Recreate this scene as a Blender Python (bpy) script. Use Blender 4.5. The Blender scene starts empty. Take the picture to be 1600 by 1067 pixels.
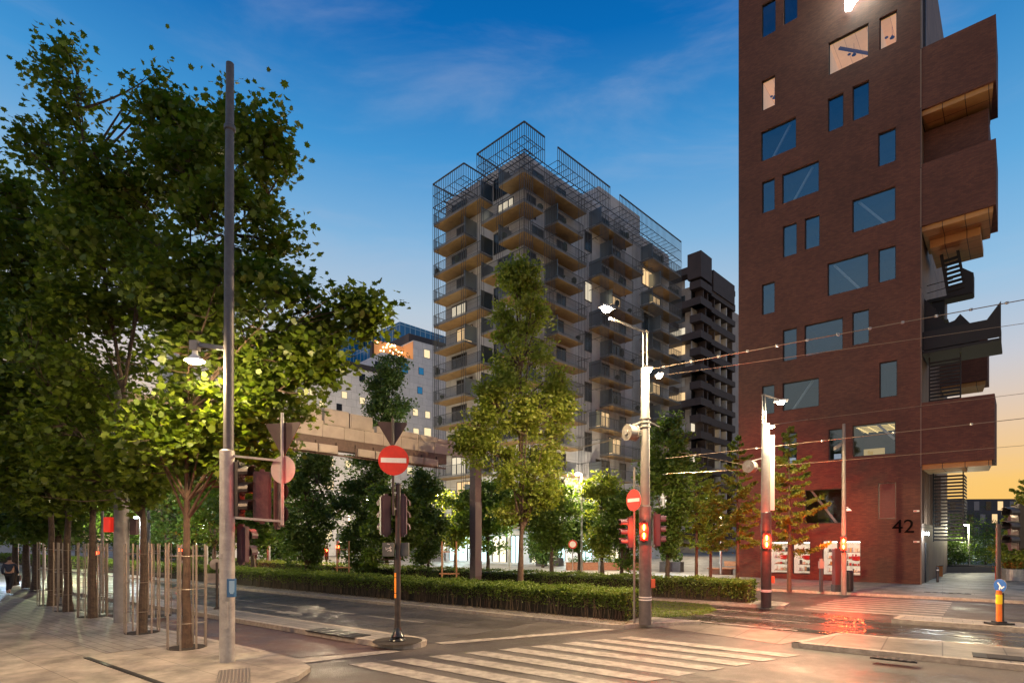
import bpy, bmesh, math, random
import numpy as np
from mathutils import Vector, Matrix, noise as mnoise
random.seed(7); rng = np.random.default_rng(11)
scene = bpy.context.scene
COL = scene.collection
# ---------------------------------------------------------------- camera
F, HZ, H = 897.0, 842.0, 2.7            # focal length and horizon (photo pixels), eye height (m)
cam_d = bpy.data.cameras.new('camera'); cam = bpy.data.objects.new('camera', cam_d); COL.objects.link(cam)
cam_d.sensor_width = 36; cam_d.lens = F/1600*36; cam_d.shift_y = (HZ-533.5)/1600
cam_d.clip_end = 3000; cam_d.clip_start = .1
cam.location = (0, 0, H); cam.rotation_euler = (math.radians(90), 0, 0); scene.camera = cam
# ---------------------------------------------------------------- sky
def rgb(r, g, b):
    f = lambda c: (c/255/12.92 if c/255 <= .04045 else ((c/255+.055)/1.055)**2.4)
    return (f(r), f(g), f(b), 1)
world = bpy.data.worlds.new('World'); scene.world = world; world.use_nodes = True
nt = world.node_tree; nt.nodes.clear()
def N(t, **k):
    n = nt.nodes.new(t)
    for a, v in k.items(): setattr(n, a, v)
    return n
tc = N('ShaderNodeTexCoord'); sep = N('ShaderNodeSeparateXYZ'); nt.links.new(tc.outputs['Generated'], sep.inputs[0])
def ramp(stops):
    r = N('ShaderNodeValToRGB'); e = r.color_ramp.elements
    while len(e) < len(stops): e.new(.5)
    for i, (p, c) in enumerate(stops): e[i].position = p; e[i].color = c
    nt.links.new(sep.outputs['Z'], r.inputs[0]); return r
cool = ramp([(0, rgb(240,200,160)), (.24, rgb(222,204,190)), (.36, rgb(184,202,218)), (.45, rgb(132,182,222)), (.55, rgb(68,150,212)), (.66, rgb(10,106,182)), (.76, rgb(2,82,152)), (1, rgb(2,52,104))])
warm = ramp([(0, rgb(255,196,96)), (.08, rgb(252,202,116)), (.16, rgb(232,202,170)), (.24, rgb(200,202,210)), (.34, rgb(146,192,226)), (.46, rgb(92,166,220)), (.62, rgb(28,120,190)), (1, rgb(2,52,104))])
mr = N('ShaderNodeMapRange', interpolation_type='SMOOTHSTEP'); mr.inputs[1].default_value = .2; mr.inputs[2].default_value = .66
nt.links.new(sep.outputs['X'], mr.inputs[0])
mx = N('ShaderNodeMix', data_type='RGBA'); nt.links.new(mr.outputs[0], mx.inputs[0]); nt.links.new(cool.outputs[0], mx.inputs[6]); nt.links.new(warm.outputs[0], mx.inputs[7])
mp = N('ShaderNodeMapping'); mp.inputs['Scale'].default_value = (1.6, 1.6, 7); mp.inputs['Rotation'].default_value = (.15, .25, 0)
nt.links.new(tc.outputs['Generated'], mp.inputs[0])
nz = N('ShaderNodeTexNoise'); nz.inputs['Scale'].default_value = 1.6; nz.inputs['Detail'].default_value = 7; nz.inputs['Roughness'].default_value = .58; nz.inputs['Distortion'].default_value = .5
nt.links.new(mp.outputs[0], nz.inputs[0])
cr = N('ShaderNodeMapRange', interpolation_type='SMOOTHSTEP'); cr.inputs[1].default_value = .44; cr.inputs[2].default_value = .82; cr.inputs[4].default_value = .3
nt.links.new(nz.outputs[0], cr.inputs[0])
mx2 = N('ShaderNodeMix', data_type='RGBA'); nt.links.new(cr.outputs[0], mx2.inputs[0]); nt.links.new(mx.outputs[2], mx2.inputs[6]); mx2.inputs[7].default_value = rgb(190,196,214)
bg = N('ShaderNodeBackground'); bg.inputs[1].default_value = 1.0; nt.links.new(mx2.outputs[2], bg.inputs[0])
wo = N('ShaderNodeOutputWorld'); nt.links.new(bg.outputs[0], wo.inputs[0])
vs = scene.view_settings; vs.view_transform = 'Standard'; vs.look = 'None'; vs.exposure = 0.0; vs.gamma = 1
scene.render.engine = 'CYCLES'
# ---------------------------------------------------------------- pixel and street frames
def G(px, py, z=0.0):
    Y = (H-z)*F/(py-HZ); return Vector(((px-800)*Y/F, Y, z))
def P(px, py, Y): return Vector(((px-800)*Y/F, Y, H+(HZ-py)*Y/F))
S0 = Vector((3.55, 18.1, 0)); E1 = Vector((.8, -.6, 0)); E2 = Vector((.6, .8, 0)); STREET = math.atan2(-.6, .8)
def R(a, o, z=0.0): return S0 + a*E1 + o*E2 + Vector((0, 0, z))
# ---------------------------------------------------------------- materials
MC = {}
def mat(name, col=(.5,.5,.5), rough=.6, metal=0, emit=None, es=0, noise=0, nscale=8, bump=0, bscale=60, spec=.5, col2=None, detail=6):
    if name in MC: return MC[name]
    m = bpy.data.materials.new(name); m.use_nodes = True; t = m.node_tree; b = t.nodes['Principled BSDF']
    b.inputs['Base Color'].default_value = (*col, 1); b.inputs['Roughness'].default_value = rough; b.inputs['Metallic'].default_value = metal
    b.inputs['Specular IOR Level'].default_value = spec
    if emit: b.inputs['Emission Color'].default_value = (*emit, 1); b.inputs['Emission Strength'].default_value = es
    if noise or bump or col2:
        c = t.nodes.new('ShaderNodeTexCoord')
        if noise or col2:
            n = t.nodes.new('ShaderNodeTexNoise'); n.inputs['Scale'].default_value = nscale; n.inputs['Detail'].default_value = detail; n.inputs['Roughness'].default_value = .65
            t.links.new(c.outputs['Object'], n.inputs[0])
            k = t.nodes.new('ShaderNodeMapRange'); k.inputs[1].default_value = .3; k.inputs[2].default_value = .7
            t.links.new(n.outputs[0], k.inputs[0])
            x = t.nodes.new('ShaderNodeMix'); x.data_type = 'RGBA'; t.links.new(k.outputs[0], x.inputs[0])
            c2 = col2 or tuple(v*(1-noise) for v in col); c1 = col if col2 else tuple(min(1, v*(1+noise)) for v in col)
            x.inputs[6].default_value = (*c1, 1); x.inputs[7].default_value = (*c2, 1)
            t.links.new(x.outputs[2], b.inputs['Base Color'])
        if bump:
            n2 = t.nodes.new('ShaderNodeTexNoise'); n2.inputs['Scale'].default_value = bscale; n2.inputs['Detail'].default_value = 4
            t.links.new(c.outputs['Object'], n2.inputs[0])
            bp = t.nodes.new('ShaderNodeBump'); bp.inputs['Strength'].default_value = bump; bp.inputs['Distance'].default_value = .02
            t.links.new(n2.outputs[0], bp.inputs['Height']); t.links.new(bp.outputs[0], b.inputs['Normal'])
    MC[name] = m; return m
def emis(name, col, s): return mat(name, (.02,.02,.02), .5, 0, col, s)
def brickmat(name, c1, c2, mortar, bw=.5, bh=.25, ms=.012, rot=0, rough=.8, freq=2, off=.5, nvar=.35, wall=False, bump=.25, stain=.35, nsc=.7, sm=.1, wet=None):
    m = bpy.data.materials.new(name); m.use_nodes = True; t = m.node_tree; b = t.nodes['Principled BSDF']
    c = t.nodes.new('ShaderNodeTexCoord'); src = c.outputs['Object']
    if wall:
        s = t.nodes.new('ShaderNodeSeparateXYZ'); t.links.new(src, s.inputs[0])
        ad = t.nodes.new('ShaderNodeMath'); t.links.new(s.outputs[0], ad.inputs[0]); t.links.new(s.outputs[1], ad.inputs[1])
        cb = t.nodes.new('ShaderNodeCombineXYZ'); t.links.new(ad.outputs[0], cb.inputs[0]); t.links.new(s.outputs[2], cb.inputs[1]); vec = cb.outputs[0]
    else:
        mpn = t.nodes.new('ShaderNodeMapping'); mpn.inputs['Rotation'].default_value = (0, 0, rot); t.links.new(src, mpn.inputs[0]); vec = mpn.outputs[0]
    br = t.nodes.new('ShaderNodeTexBrick'); t.links.new(vec, br.inputs['Vector'])
    br.inputs['Scale'].default_value = 1; br.inputs['Brick Width'].default_value = bw; br.inputs['Row Height'].default_value = bh
    br.inputs['Mortar Size'].default_value = ms; br.inputs['Mortar Smooth'].default_value = sm; br.inputs['Bias'].default_value = 0
    br.offset = off; br.offset_frequency = freq
    br.inputs['Color1'].default_value = (*c1, 1); br.inputs['Color2'].default_value = (*c2, 1); br.inputs['Mortar'].default_value = (*mortar, 1)
    n = t.nodes.new('ShaderNodeTexNoise'); n.inputs['Scale'].default_value = nsc; n.inputs['Detail'].default_value = 8; n.inputs['Roughness'].default_value = .7; t.links.new(src, n.inputs[0])
    k = t.nodes.new('ShaderNodeMapRange'); k.inputs[1].default_value = .3; k.inputs[2].default_value = .7; k.inputs[3].default_value = 1-stain; k.inputs[4].default_value = 1+stain*.5; t.links.new(n.outputs[0], k.inputs[0])
    mu = t.nodes.new('ShaderNodeVectorMath'); mu.operation = 'SCALE'; t.links.new(br.outputs[0], mu.inputs[0]); t.links.new(k.outputs[0], mu.inputs['Scale'])
    t.links.new(mu.outputs[0], b.inputs['Base Color'])
    b.inputs['Roughness'].default_value = rough
    n2 = t.nodes.new('ShaderNodeTexNoise'); n2.inputs['Scale'].default_value = 45; n2.inputs['Detail'].default_value = 3; t.links.new(src, n2.inputs[0])
    bp = t.nodes.new('ShaderNodeBump'); bp.inputs['Strength'].default_value = bump; bp.inputs['Distance'].default_value = .01
    t.links.new(n2.outputs[0], bp.inputs['Height']); t.links.new(bp.outputs[0], b.inputs['Normal'])
    if wet:
        k2 = t.nodes.new('ShaderNodeMapRange'); k2.inputs[1].default_value = .42; k2.inputs[2].default_value = .6; k2.inputs[3].default_value = wet; k2.inputs[4].default_value = rough
        t.links.new(n.outputs[0], k2.inputs[0]); t.links.new(k2.outputs[0], b.inputs['Roughness'])
    MC[name] = m; return m
def asphalt(name, col, rough, rough2, grain=.5, nsc=.5):
    m = bpy.data.materials.new(name); m.use_nodes = True; t = m.node_tree; b = t.nodes['Principled BSDF']
    c = t.nodes.new('ShaderNodeTexCoord')
    n = t.nodes.new('ShaderNodeTexNoise'); n.inputs['Scale'].default_value = nsc; n.inputs['Detail'].default_value = 9; n.inputs['Roughness'].default_value = .7
    g = t.nodes.new('ShaderNodeTexNoise'); g.inputs['Scale'].default_value = 38; g.inputs['Detail'].default_value = 4; g.inputs['Roughness'].default_value = .8
    v = t.nodes.new('ShaderNodeTexVoronoi'); v.inputs['Scale'].default_value = 55
    for q in (n, g, v): t.links.new(c.outputs['Object'], q.inputs['Vector'])
    k = t.nodes.new('ShaderNodeMapRange'); k.inputs[1].default_value = .3; k.inputs[2].default_value = .7; k.inputs[3].default_value = .65; k.inputs[4].default_value = 1.3; t.links.new(n.outputs[0], k.inputs[0])
    k2 = t.nodes.new('ShaderNodeMapRange'); k2.inputs[1].default_value = .25; k2.inputs[2].default_value = .75; k2.inputs[3].default_value = 1-grain; k2.inputs[4].default_value = 1+grain; t.links.new(g.outputs[0], k2.inputs[0])
    mu = t.nodes.new('ShaderNodeMath'); mu.operation = 'MULTIPLY'; t.links.new(k.outputs[0], mu.inputs[0]); t.links.new(k2.outputs[0], mu.inputs[1])
    sc = t.nodes.new('ShaderNodeVectorMath'); sc.operation = 'SCALE'; sc.inputs[0].default_value = col; t.links.new(mu.outputs[0], sc.inputs['Scale']); t.links.new(sc.outputs[0], b.inputs['Base Color'])
    kr = t.nodes.new('ShaderNodeMapRange'); kr.inputs[1].default_value = .4; kr.inputs[2].default_value = .6; kr.inputs[3].default_value = rough; kr.inputs[4].default_value = rough2; t.links.new(n.outputs[0], kr.inputs[0]); t.links.new(kr.outputs[0], b.inputs['Roughness'])
    bp = t.nodes.new('ShaderNodeBump'); bp.inputs['Strength'].default_value = .5; bp.inputs['Distance'].default_value = .008; t.links.new(v.outputs['Distance'], bp.inputs['Height']); t.links.new(bp.outputs[0], b.inputs['Normal'])
    MC[name] = m; return m
def leafmat(name, c1, c2, trans=.45):
    m = bpy.data.materials.new(name); m.use_nodes = True; t = m.node_tree; t.nodes.clear()
    ge = t.nodes.new('ShaderNodeNewGeometry')
    x = t.nodes.new('ShaderNodeMix'); x.data_type = 'RGBA'; x.inputs[6].default_value = (*c1, 1); x.inputs[7].default_value = (*c2, 1); t.links.new(ge.outputs['Random Per Island'], x.inputs[0])
    d = t.nodes.new('ShaderNodeBsdfPrincipled'); d.inputs['Roughness'].default_value = .5; t.links.new(x.outputs[2], d.inputs['Base Color'])
    tr = t.nodes.new('ShaderNodeBsdfTranslucent'); hs = t.nodes.new('ShaderNodeVectorMath'); hs.operation = 'MULTIPLY'; hs.inputs[1].default_value = (1.25, 1.3, .6)
    t.links.new(x.outputs[2], hs.inputs[0]); t.links.new(hs.outputs[0], tr.inputs[0])
    ms = t.nodes.new('ShaderNodeMixShader'); ms.inputs[0].default_value = trans; t.links.new(d.outputs[0], ms.inputs[1]); t.links.new(tr.outputs[0], ms.inputs[2])
    o = t.nodes.new('ShaderNodeOutputMaterial'); t.links.new(ms.outputs[0], o.inputs[0]); MC[name] = m; return m
def glassmat(name, tint=(.75,.85,.9), refl=.35, rough=.02, col=(.85,.92,1)):
    m = bpy.data.materials.new(name); m.use_nodes = True; t = m.node_tree; t.nodes.clear()
    a = t.nodes.new('ShaderNodeBsdfTransparent'); a.inputs[0].default_value = (*tint, 1)
    g = t.nodes.new('ShaderNodeBsdfGlossy'); g.inputs['Roughness'].default_value = rough; g.inputs[0].default_value = (*col,1)
    c = t.nodes.new('ShaderNodeTexCoord'); n = t.nodes.new('ShaderNodeTexNoise'); n.inputs['Scale'].default_value = .9; t.links.new(c.outputs['Object'], n.inputs[0])
    bp = t.nodes.new('ShaderNodeBump'); bp.inputs['Strength'].default_value = .08; bp.inputs['Distance'].default_value = .1; t.links.new(n.outputs[0], bp.inputs['Height']); t.links.new(bp.outputs[0], g.inputs['Normal'])
    lw = t.nodes.new('ShaderNodeLayerWeight'); lw.inputs[0].default_value = .35
    k = t.nodes.new('ShaderNodeMapRange'); k.inputs[3].default_value = refl; k.inputs[4].default_value = 1; t.links.new(lw.outputs['Fresnel'], k.inputs[0])
    ms = t.nodes.new('ShaderNodeMixShader'); t.links.new(k.outputs[0], ms.inputs[0]); t.links.new(a.outputs[0], ms.inputs[1]); t.links.new(g.outputs[0], ms.inputs[2])
    o = t.nodes.new('ShaderNodeOutputMaterial'); t.links.new(ms.outputs[0], o.inputs[0]); MC[name] = m; return m

steel = mat('galvanised steel', (.36,.35,.33), .45, .35, noise=.25, nscale=5, bump=.1, bscale=30)
dsteel = mat('dark painted steel', (.045,.045,.05), .45, .2, noise=.3, nscale=6)
gsteel = mat('grey painted mast', (.17,.17,.175), .5, .1, noise=.25, nscale=3, bump=.15)
black = mat('black plastic', (.018,.018,.02), .4, noise=.3, nscale=9)
white = mat('white enamel', (.75,.74,.7), .5, noise=.12, nscale=5)
redm = mat('red sign enamel', (.62,.035,.015), .4, noise=.15, nscale=4)
greyback = mat('grey sign back', (.42,.38,.36), .5, .2, noise=.15, nscale=4)
brownback = mat('dark sign back', (.06,.035,.032), .55, .1, noise=.25, nscale=4)
redlens = emis('red signal lens', (1,.06,.01), 5)
figlens = emis('red figure lamp', (1,.42,.08), 38)
darklens = mat('unlit signal lens', (.03,.02,.02), .15)
warmlamp = emis('warm lamp glass', (1,.78,.5), 160)
whitelamp = emis('cool lamp glass', (.8,.95,1), 60)
# ---------------------------------------------------------------- mesh helper
class MB:
    def __init__(s): s.v = []; s.f = []; s.m = []
    def add(s, vs, fs, m=0):
        o = len(s.v); s.v += [tuple(v) for v in vs]; s.f += [tuple(i+o for i in f) for f in fs]; s.m += [m]*len(fs)
    def box(s, x0, x1, y0, y1, z0, z1, m=0):
        s.add([(x0,y0,z0),(x1,y0,z0),(x1,y1,z0),(x0,y1,z0),(x0,y0,z1),(x1,y0,z1),(x1,y1,z1),(x0,y1,z1)],
              [(0,3,2,1),(4,5,6,7),(0,1,5,4),(1,2,6,5),(2,3,7,6),(3,0,4,7)], m)
    def obox(s, c, ax, ay, az, hx, hy, hz, m=0):
        c = Vector(c); ax = Vector(ax); ay = Vector(ay); az = Vector(az)
        vs = [c+ax*hx*i+ay*hy*j+az*hz*k for k in (-1,1) for j in (-1,1) for i in (-1,1)]
        s.add(vs, [(0,2,3,1),(4,5,7,6),(0,1,5,4),(1,3,7,5),(3,2,6,7),(2,0,4,6)], m)
    def bar(s, a, b, w, h=None, m=0):
        a = Vector(a); b = Vector(b); d = (b-a); L = d.length
        if L < 1e-6: return
        d /= L; up = Vector((0,0,1)) if abs(d.z) < .95 else Vector((1,0,0)); x = d.cross(up).normalized(); y = x.cross(d)
        s.obox((a+b)/2, d, x, y, L/2, w/2, (h or w)/2, m)
    def tube(s, pts, rad, n=8, m=0, cap=True):
        pts = [Vector(p) for p in pts]; rad = rad if isinstance(rad, (list, tuple)) else [rad]*len(pts)
        o = len(s.v); k = len(pts); ref = None
        for i, p in enumerate(pts):
            d = (pts[min(i+1,k-1)]-pts[max(i-1,0)]).normalized()
            if ref is None: ref = Vector((1,0,0)) if abs(d.x) < .9 else Vector((0,1,0))
            x = (ref-d*ref.dot(d)).normalized(); y = d.cross(x); ref = x
            for j in range(n):
                a = 2*math.pi*j/n; s.v.append(tuple(p+(x*math.cos(a)+y*math.sin(a))*rad[i]))
        for i in range(k-1):
            for j in range(n):
                j2 = (j+1) % n; s.f.append((o+i*n+j, o+i*n+j2, o+(i+1)*n+j2, o+(i+1)*n+j)); s.m.append(m)
        if cap:
            s.f.append(tuple(o+j for j in reversed(range(n)))); s.m.append(m)
            s.f.append(tuple(o+(k-1)*n+j for j in range(n))); s.m.append(m)
    def lathe(s, c, prof, n=20, m=0):     # prof: list of (radius, z)
        c = Vector(c); s.tube([c+Vector((0,0,z)) for r, z in prof], [max(r,.0005) for r, z in prof], n, m)
    def prism(s, poly, off, m=0, mside=None):   # poly: 3D points, off: extrusion vector
        poly = [Vector(p) for p in poly]; off = Vector(off); k = len(poly); mside = m if mside is None else mside
        nrm = Vector((0,0,0))
        for i in range(k): nrm += poly[i].cross(poly[(i+1) % k])
        if nrm.dot(off) > 0: poly = poly[::-1]
        o = len(s.v); s.v += [tuple(p) for p in poly]+[tuple(p+off) for p in poly]
        s.f.append(tuple(o+i for i in range(k))); s.m.append(m)
        s.f.append(tuple(o+k+i for i in reversed(range(k)))); s.m.append(m)
        for i in range(k):
            j = (i+1) % k; s.f.append((o+i, o+k+i, o+k+j, o+j)); s.m.append(mside)
    def disc(s, c, out, r, th, n=20, m=0, mside=None, rx=1.0):
        c = Vector(c); out = Vector(out).normalized(); up = Vector((0,0,1)); x = out.cross(up).normalized(); y = x.cross(out)
        s.prism([c+x*math.cos(2*math.pi*i/n)*r*rx+y*math.sin(2*math.pi*i/n)*r for i in range(n)], out*th, m, mside)
    def build(s, name, mats, parent=None, smooth=False, **props):
        me = bpy.data.meshes.new(name); me.from_pydata(s.v, [], s.f)
        mats = mats if isinstance(mats, (list, tuple)) else [mats]
        for q in mats: me.materials.append(q)
        if len(mats) > 1: me.polygons.foreach_set('material_index', s.m)
        if smooth:
            me.polygons.foreach_set('use_smooth', [True]*len(me.polygons))
            try: me.set_sharp_from_angle(angle=math.radians(35))
            except Exception: pass
        me.update()
        o = bpy.data.objects.new(name, me); COL.objects.link(o); o.parent = parent
        for a, b in props.items(): o[a] = b
        return o
def thing(name, label, cat, loc=(0,0,0), rz=0, group=None):
    o = bpy.data.objects.new(name, None); COL.objects.link(o); o.location = loc; o.rotation_euler = (0,0,rz)
    o.empty_display_size = .3; o['label'] = label; o['category'] = cat
    if group: o['group'] = group
    return o
def copytree(o, loc, rz=None, label=None, parent=None):
    c = o.copy(); COL.objects.link(c); c.parent = parent
    if parent is None:
        c.location = loc
        if rz is not None: c.rotation_euler = (0,0,rz)
        if label: c['label'] = label
    for ch in list(o.children): copytree(ch, None, parent=c)
    return c
LG = 2.4
def light(parent, loc, power, col, radius=.1, spot=None, aim=None, name='lamp_light', blend=.6):
    power *= LG
    d = bpy.data.lights.new(name, 'SPOT' if spot else 'POINT'); d.energy = power; d.color = col; d.shadow_soft_size = radius
    if spot: d.spot_size = math.radians(spot); d.spot_blend = blend
    o = bpy.data.objects.new(name, d); COL.objects.link(o); o.parent = parent; o.location = loc
    if aim is not None: o.rotation_euler = Vector(aim).to_track_quat('-Z', 'Y').to_euler()
    return o
WARM = (1, .72, .42)
# ================================================================ ground and roads
asph = asphalt('asphalt', (.075,.066,.058), .36, .7, .65, .35)
asphd = asphalt('worn asphalt', (.06,.053,.048), .33, .72, .7, .8)
redas = asphalt('red cycle asphalt', (.085,.052,.046), .45, .75, .6, .7)
wetas = asphalt('wet tram asphalt', (.035,.032,.03), .06, .4, .3, .35)
pave = brickmat('granite paving', (.31,.28,.235), (.27,.24,.20), (.13,.115,.095), 2.4, .9, .008, rot=-STREET, stain=.75, rough=.62, bump=.3, nsc=.9)
pave2 = brickmat('small granite setts', (.27,.25,.225), (.2,.185,.17), (.09,.08,.07), .5, .25, .012, rot=-STREET, stain=.4, rough=.6, nsc=.8)
pslab = brickmat('platform slabs', (.2,.18,.15), (.165,.15,.125), (.04,.035,.03), 1.15, 1.15, .014, rot=-STREET, off=0, stain=.7, rough=.45, nsc=.9)
kerbm = mat('granite kerb', (.33,.29,.24), .6, noise=.3, nscale=7, bump=.3, bscale=40)
paint = mat('road paint', (.41,.375,.32), .55, col2=(.13,.115,.10), nscale=4, detail=15, bump=.2, bscale=50)
def struct(o): o['kind'] = 'structure'; return o
m = MB(); m.box(-900, 900, -60, 1500, -1, 0); struct(m.build('ground', asph))
def slab(name, pts, z, mt, side=None, kerb=None):
    m = MB(); m.prism([R(a,o,z) for a,o in pts], (0,0,-z-.03), 0, 1); struct(m.build(name, [mt, side or kerbm]))
    if kerb:
        m = MB()
        for i0, i1 in kerb:
            A, B = R(*pts[i0]), R(*pts[i1]); d = B-A; L = d.length; d /= L; n = max(1, int(L/1.1))
            if L > 70: n = int(L/2.5)
            nn = Vector((-d.y, d.x, 0)); cen = sum((R(*p) for p in pts), Vector())/len(pts)
            if nn.dot(cen-A) < 0: nn = -nn
            for k in range(n):
                a = A+d*(L*k/n+.006); b = A+d*(L*(k+1)/n-.006)
                m.prism([a-nn*.012+Vector((0,0,z+.004)), b-nn*.012+Vector((0,0,z+.004)), b+nn*.14+Vector((0,0,z+.004)), a+nn*.14+Vector((0,0,z+.004))], (0,0,-z-.02))
        struct(m.build('kerb', kerbm))
def sheet(name, pts, z, mt):
    m = MB(); m.prism([R(a,o,z) for a,o in pts], (0,0,-.003)); return struct(m.build(name, mt))
slab('pavement', [(-95,-9.35),(-4.6,-9.35),(-3.2,-9.4),(-2.3,-9.7),(-1.8,-10.3),(-1.6,-11.2),(-1.6,-45),(-95,-45)], .1, pave, kerb=[(0,1)])
sheet('tree_strip', [(-60,-9.55),(-7.2,-9.55),(-7.2,-11.7),(-60,-11.7)], .1065, pave2)
sheet('worn_road', [(-60,-5.98),(-2.6,-5.98),(-2.6,-.95),(-60,-.95)], .005, asphd)
# traffic island with rounded nose
nose = [(-3.0+.62*math.sin(t), -6.55-.55*math.cos(t)) for t in [math.pi*k/8 for k in range(9)]]
slab('traffic_island', [(-30,-7.1)]+nose+[(-30,-6.0)], .13, pave2, kerb=[(i,i+1) for i in range(10)])
sheet('cycle_lane', [(-60,-9.3),(-3.9,-9.3),(-2.6,-7.15),(-60,-7.15)], .004, redas)
sheet('stop_line', [(-3.6,-9.25),(-3.1,-9.3),(-2.35,-7.2),(-2.75,-7.2)], .012, paint)
sheet('stop_line', [(-2.55,-5.85),(-2.2,-5.9),(.25,-1.1),(-.1,-1.1)], .012, paint)
for k in range(7):
    a = -11.7+3.45*k-17.2; sheet('lane_line', [(a,-3.56),(a+2.75,-3.56),(a+2.75,-3.44),(a,-3.44)], .012, paint)
sheet('lane_line', [(-16.5,-5.55),(-12.3,-5.55),(-12.3,-5.45),(-16.5,-5.45)], .012, paint)
sheet('road_arrow', [(-14.2,-4.75),(-11.6,-4.75),(-11.6,-5.0),(-10.2,-4.68),(-11.6,-4.36),(-11.6,-4.6),(-14.2,-4.6)], .012, paint)
m = MB()
for i in range(9):
    a = -2.2+.39*i; o = -8.85+.81*i; L = 4.25+.06*(8-i)
    sheet('crosswalk_bar', [(a,o),(a+L,o),(a+L+.2,o+.46),(a+.2,o+.46)], .012, paint)
for i in range(8):
    o = 7.9+.85*i; a = 3.7+.09*i+(.9 if i > 5 else 0)*.2
    sheet('crosswalk_bar', [(a,o),(8.0+.05*i,o),(8.0+.05*i,o+.42),(a,o+.42)], .012, paint)
# median with hedges; green track bed; wet tram crossing
slab('median', [(-120,-.9),(-.35,-.9),(.35,-.75),(.5,-.3),(1.9,1.55),(-120,1.95)], .11, pave2, kerb=[(0,1),(1,2),(2,3),(3,4)])
slab('median_strip', [(-120,7.3),(2.0,7.3),(3.1,7.5),(3.0,9.1),(-120,9.6)], .11, pave2, kerb=[(1,2),(2,3),(4,3)])
slab('tram_platform', [(5.0,-.9),(45,-.9),(45,1.7),(5.75,1.5)], .12, pslab, kerb=[(0,1),(3,0),(3,2)])
slab('refuge_island', [(6.7,5.6),(45,5.9),(45,7.2),(6.9,6.9)], .13, pave2, kerb=[(0,1),(1,2),(2,3),(3,0)])
slab('pavement', [(-120,15.2),(60,15.4),(60,160),(-120,160)], .12, pave, kerb=[(0,1)])
sheet('tram_lane', [(-.2,1.9),(5.6,1.75),(60,1.9),(60,5.4),(6.5,5.5),(4.4,7.2),(1.0,7.2)], .006, wetas)
m = MB()
for o in (2.3, 3.55, 4.35, 5.3):
    m.prism([R(-118,o,.02),R(60,o,.02),R(60,o+.07,.02),R(-118,o+.07,.02)], (0,0,-.015))
struct(m.build('tram_rail', mat('polished rail', (.5,.45,.38), .22, .9)))
sheet('concrete_crossing', [(.6,.3),(4.7,-.7),(5.4,1.3),(2.2,1.75)], .009, pslab)
for o in (2.05, 3.9, 5.75):
    sheet('lane_line', [(.9,o),(4.6,o-.1),(4.6,o+.0),(.9,o+.12)], .014, paint)
# green track bed
gm = mat('track moss', (.05,.075,.02), .9, col2=(.085,.075,.045), nscale=5, bump=.6, bscale=25)
m = MB(); m.prism([R(a,o,.012) for a,o in [(-118,1.97),(-.3,1.97),(1.4,4.4),(.2,7.28),(-118,7.28)]], (0,0,-.008)); struct(m.build('track_bed', gm))
# drains, covers, plates; repaired patches in the carriageway
patch = asphalt('repaired asphalt', (.035,.031,.028), .4, .7, .6, 2)
sheet('road_patch', [(-7.6,-2.9),(-4.1,-2.8),(-4.2,-1.9),(-7.5,-2.1)], .008, patch); sheet('road_patch', [(-14,-5.3),(-8.5,-5.2),(-8.6,-4.5),(-14,-4.7)], .008, patch)
sheet('road_patch', [(1.5,-5.9),(9.5,-6.3),(9.5,-5.5),(1.5,-5.2)], .008, patch); sheet('road_patch', [(9.5,8.2),(24,8.3),(24,9.0),(9.5,9.1)], .008, patch)
grate = mat('cast iron', (.035,.032,.03), .5, .5, noise=.4, nscale=30)
def cover(px, py, z, ra, ro, label, name='drain_cover', mt=grate, slots=6):
    c = G(px, py, z); t = thing(name, label, 'drain cover' if 'drain' in name else 'ground plate', c, STREET)
    m = MB(); m.box(-ra, ra, -ro, ro, -.02, .0125); m.build('frame', mt, t)
    m = MB()
    for i in range(slots): x = -ra+2*ra*(i+.5)/slots; m.box(x-ra/slots*.55, x+ra/slots*.55, -ro*.8, ro*.8, .0126, .018)
    m.build('slats', mat('dark slot', (.012,.011,.01), .7), t)
cover(527, 988, .135, 1.05, .3, 'dark rectangular cover set in the island left of the no entry mast')
cover(1396, 1029, .125, .42, .14, 'iron gully grate in the kerb of the tram platform')
cover(1570, 1027, .125, .55, .3, 'dark planted patch on the right end of the tram platform', 'planting_plate', slots=1)
cover(1480, 926, .125, .9, .2, 'long dark channel grate in the pavement before the brick corner')
cover(230, 1060, .105, 3.2, .05, 'narrow slot drain crossing the left pavement', slots=1)
t = thing('tactile_plate', 'studded steel guidance plate at the bottom of the left mast', 'tactile plate', G(365, 1058, .104), STREET-.5)
stud = mat('brushed steel stud', (.2,.18,.155), .5, .4)
m = MB(); m.box(-.75, .75, -.28, .28, 0, .008); m.build('plate', mat('dull steel plate', (.16,.145,.13), .4, .5), t)
m = MB()
for i in range(24):
    for j in range(9): m.lathe((-.71+i*.062, -.25+j*.062, .008), [(.017,0),(.013,.006),(.001,.007)], 6)
m.build('studs', stud, t, kind='stuff')
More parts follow.
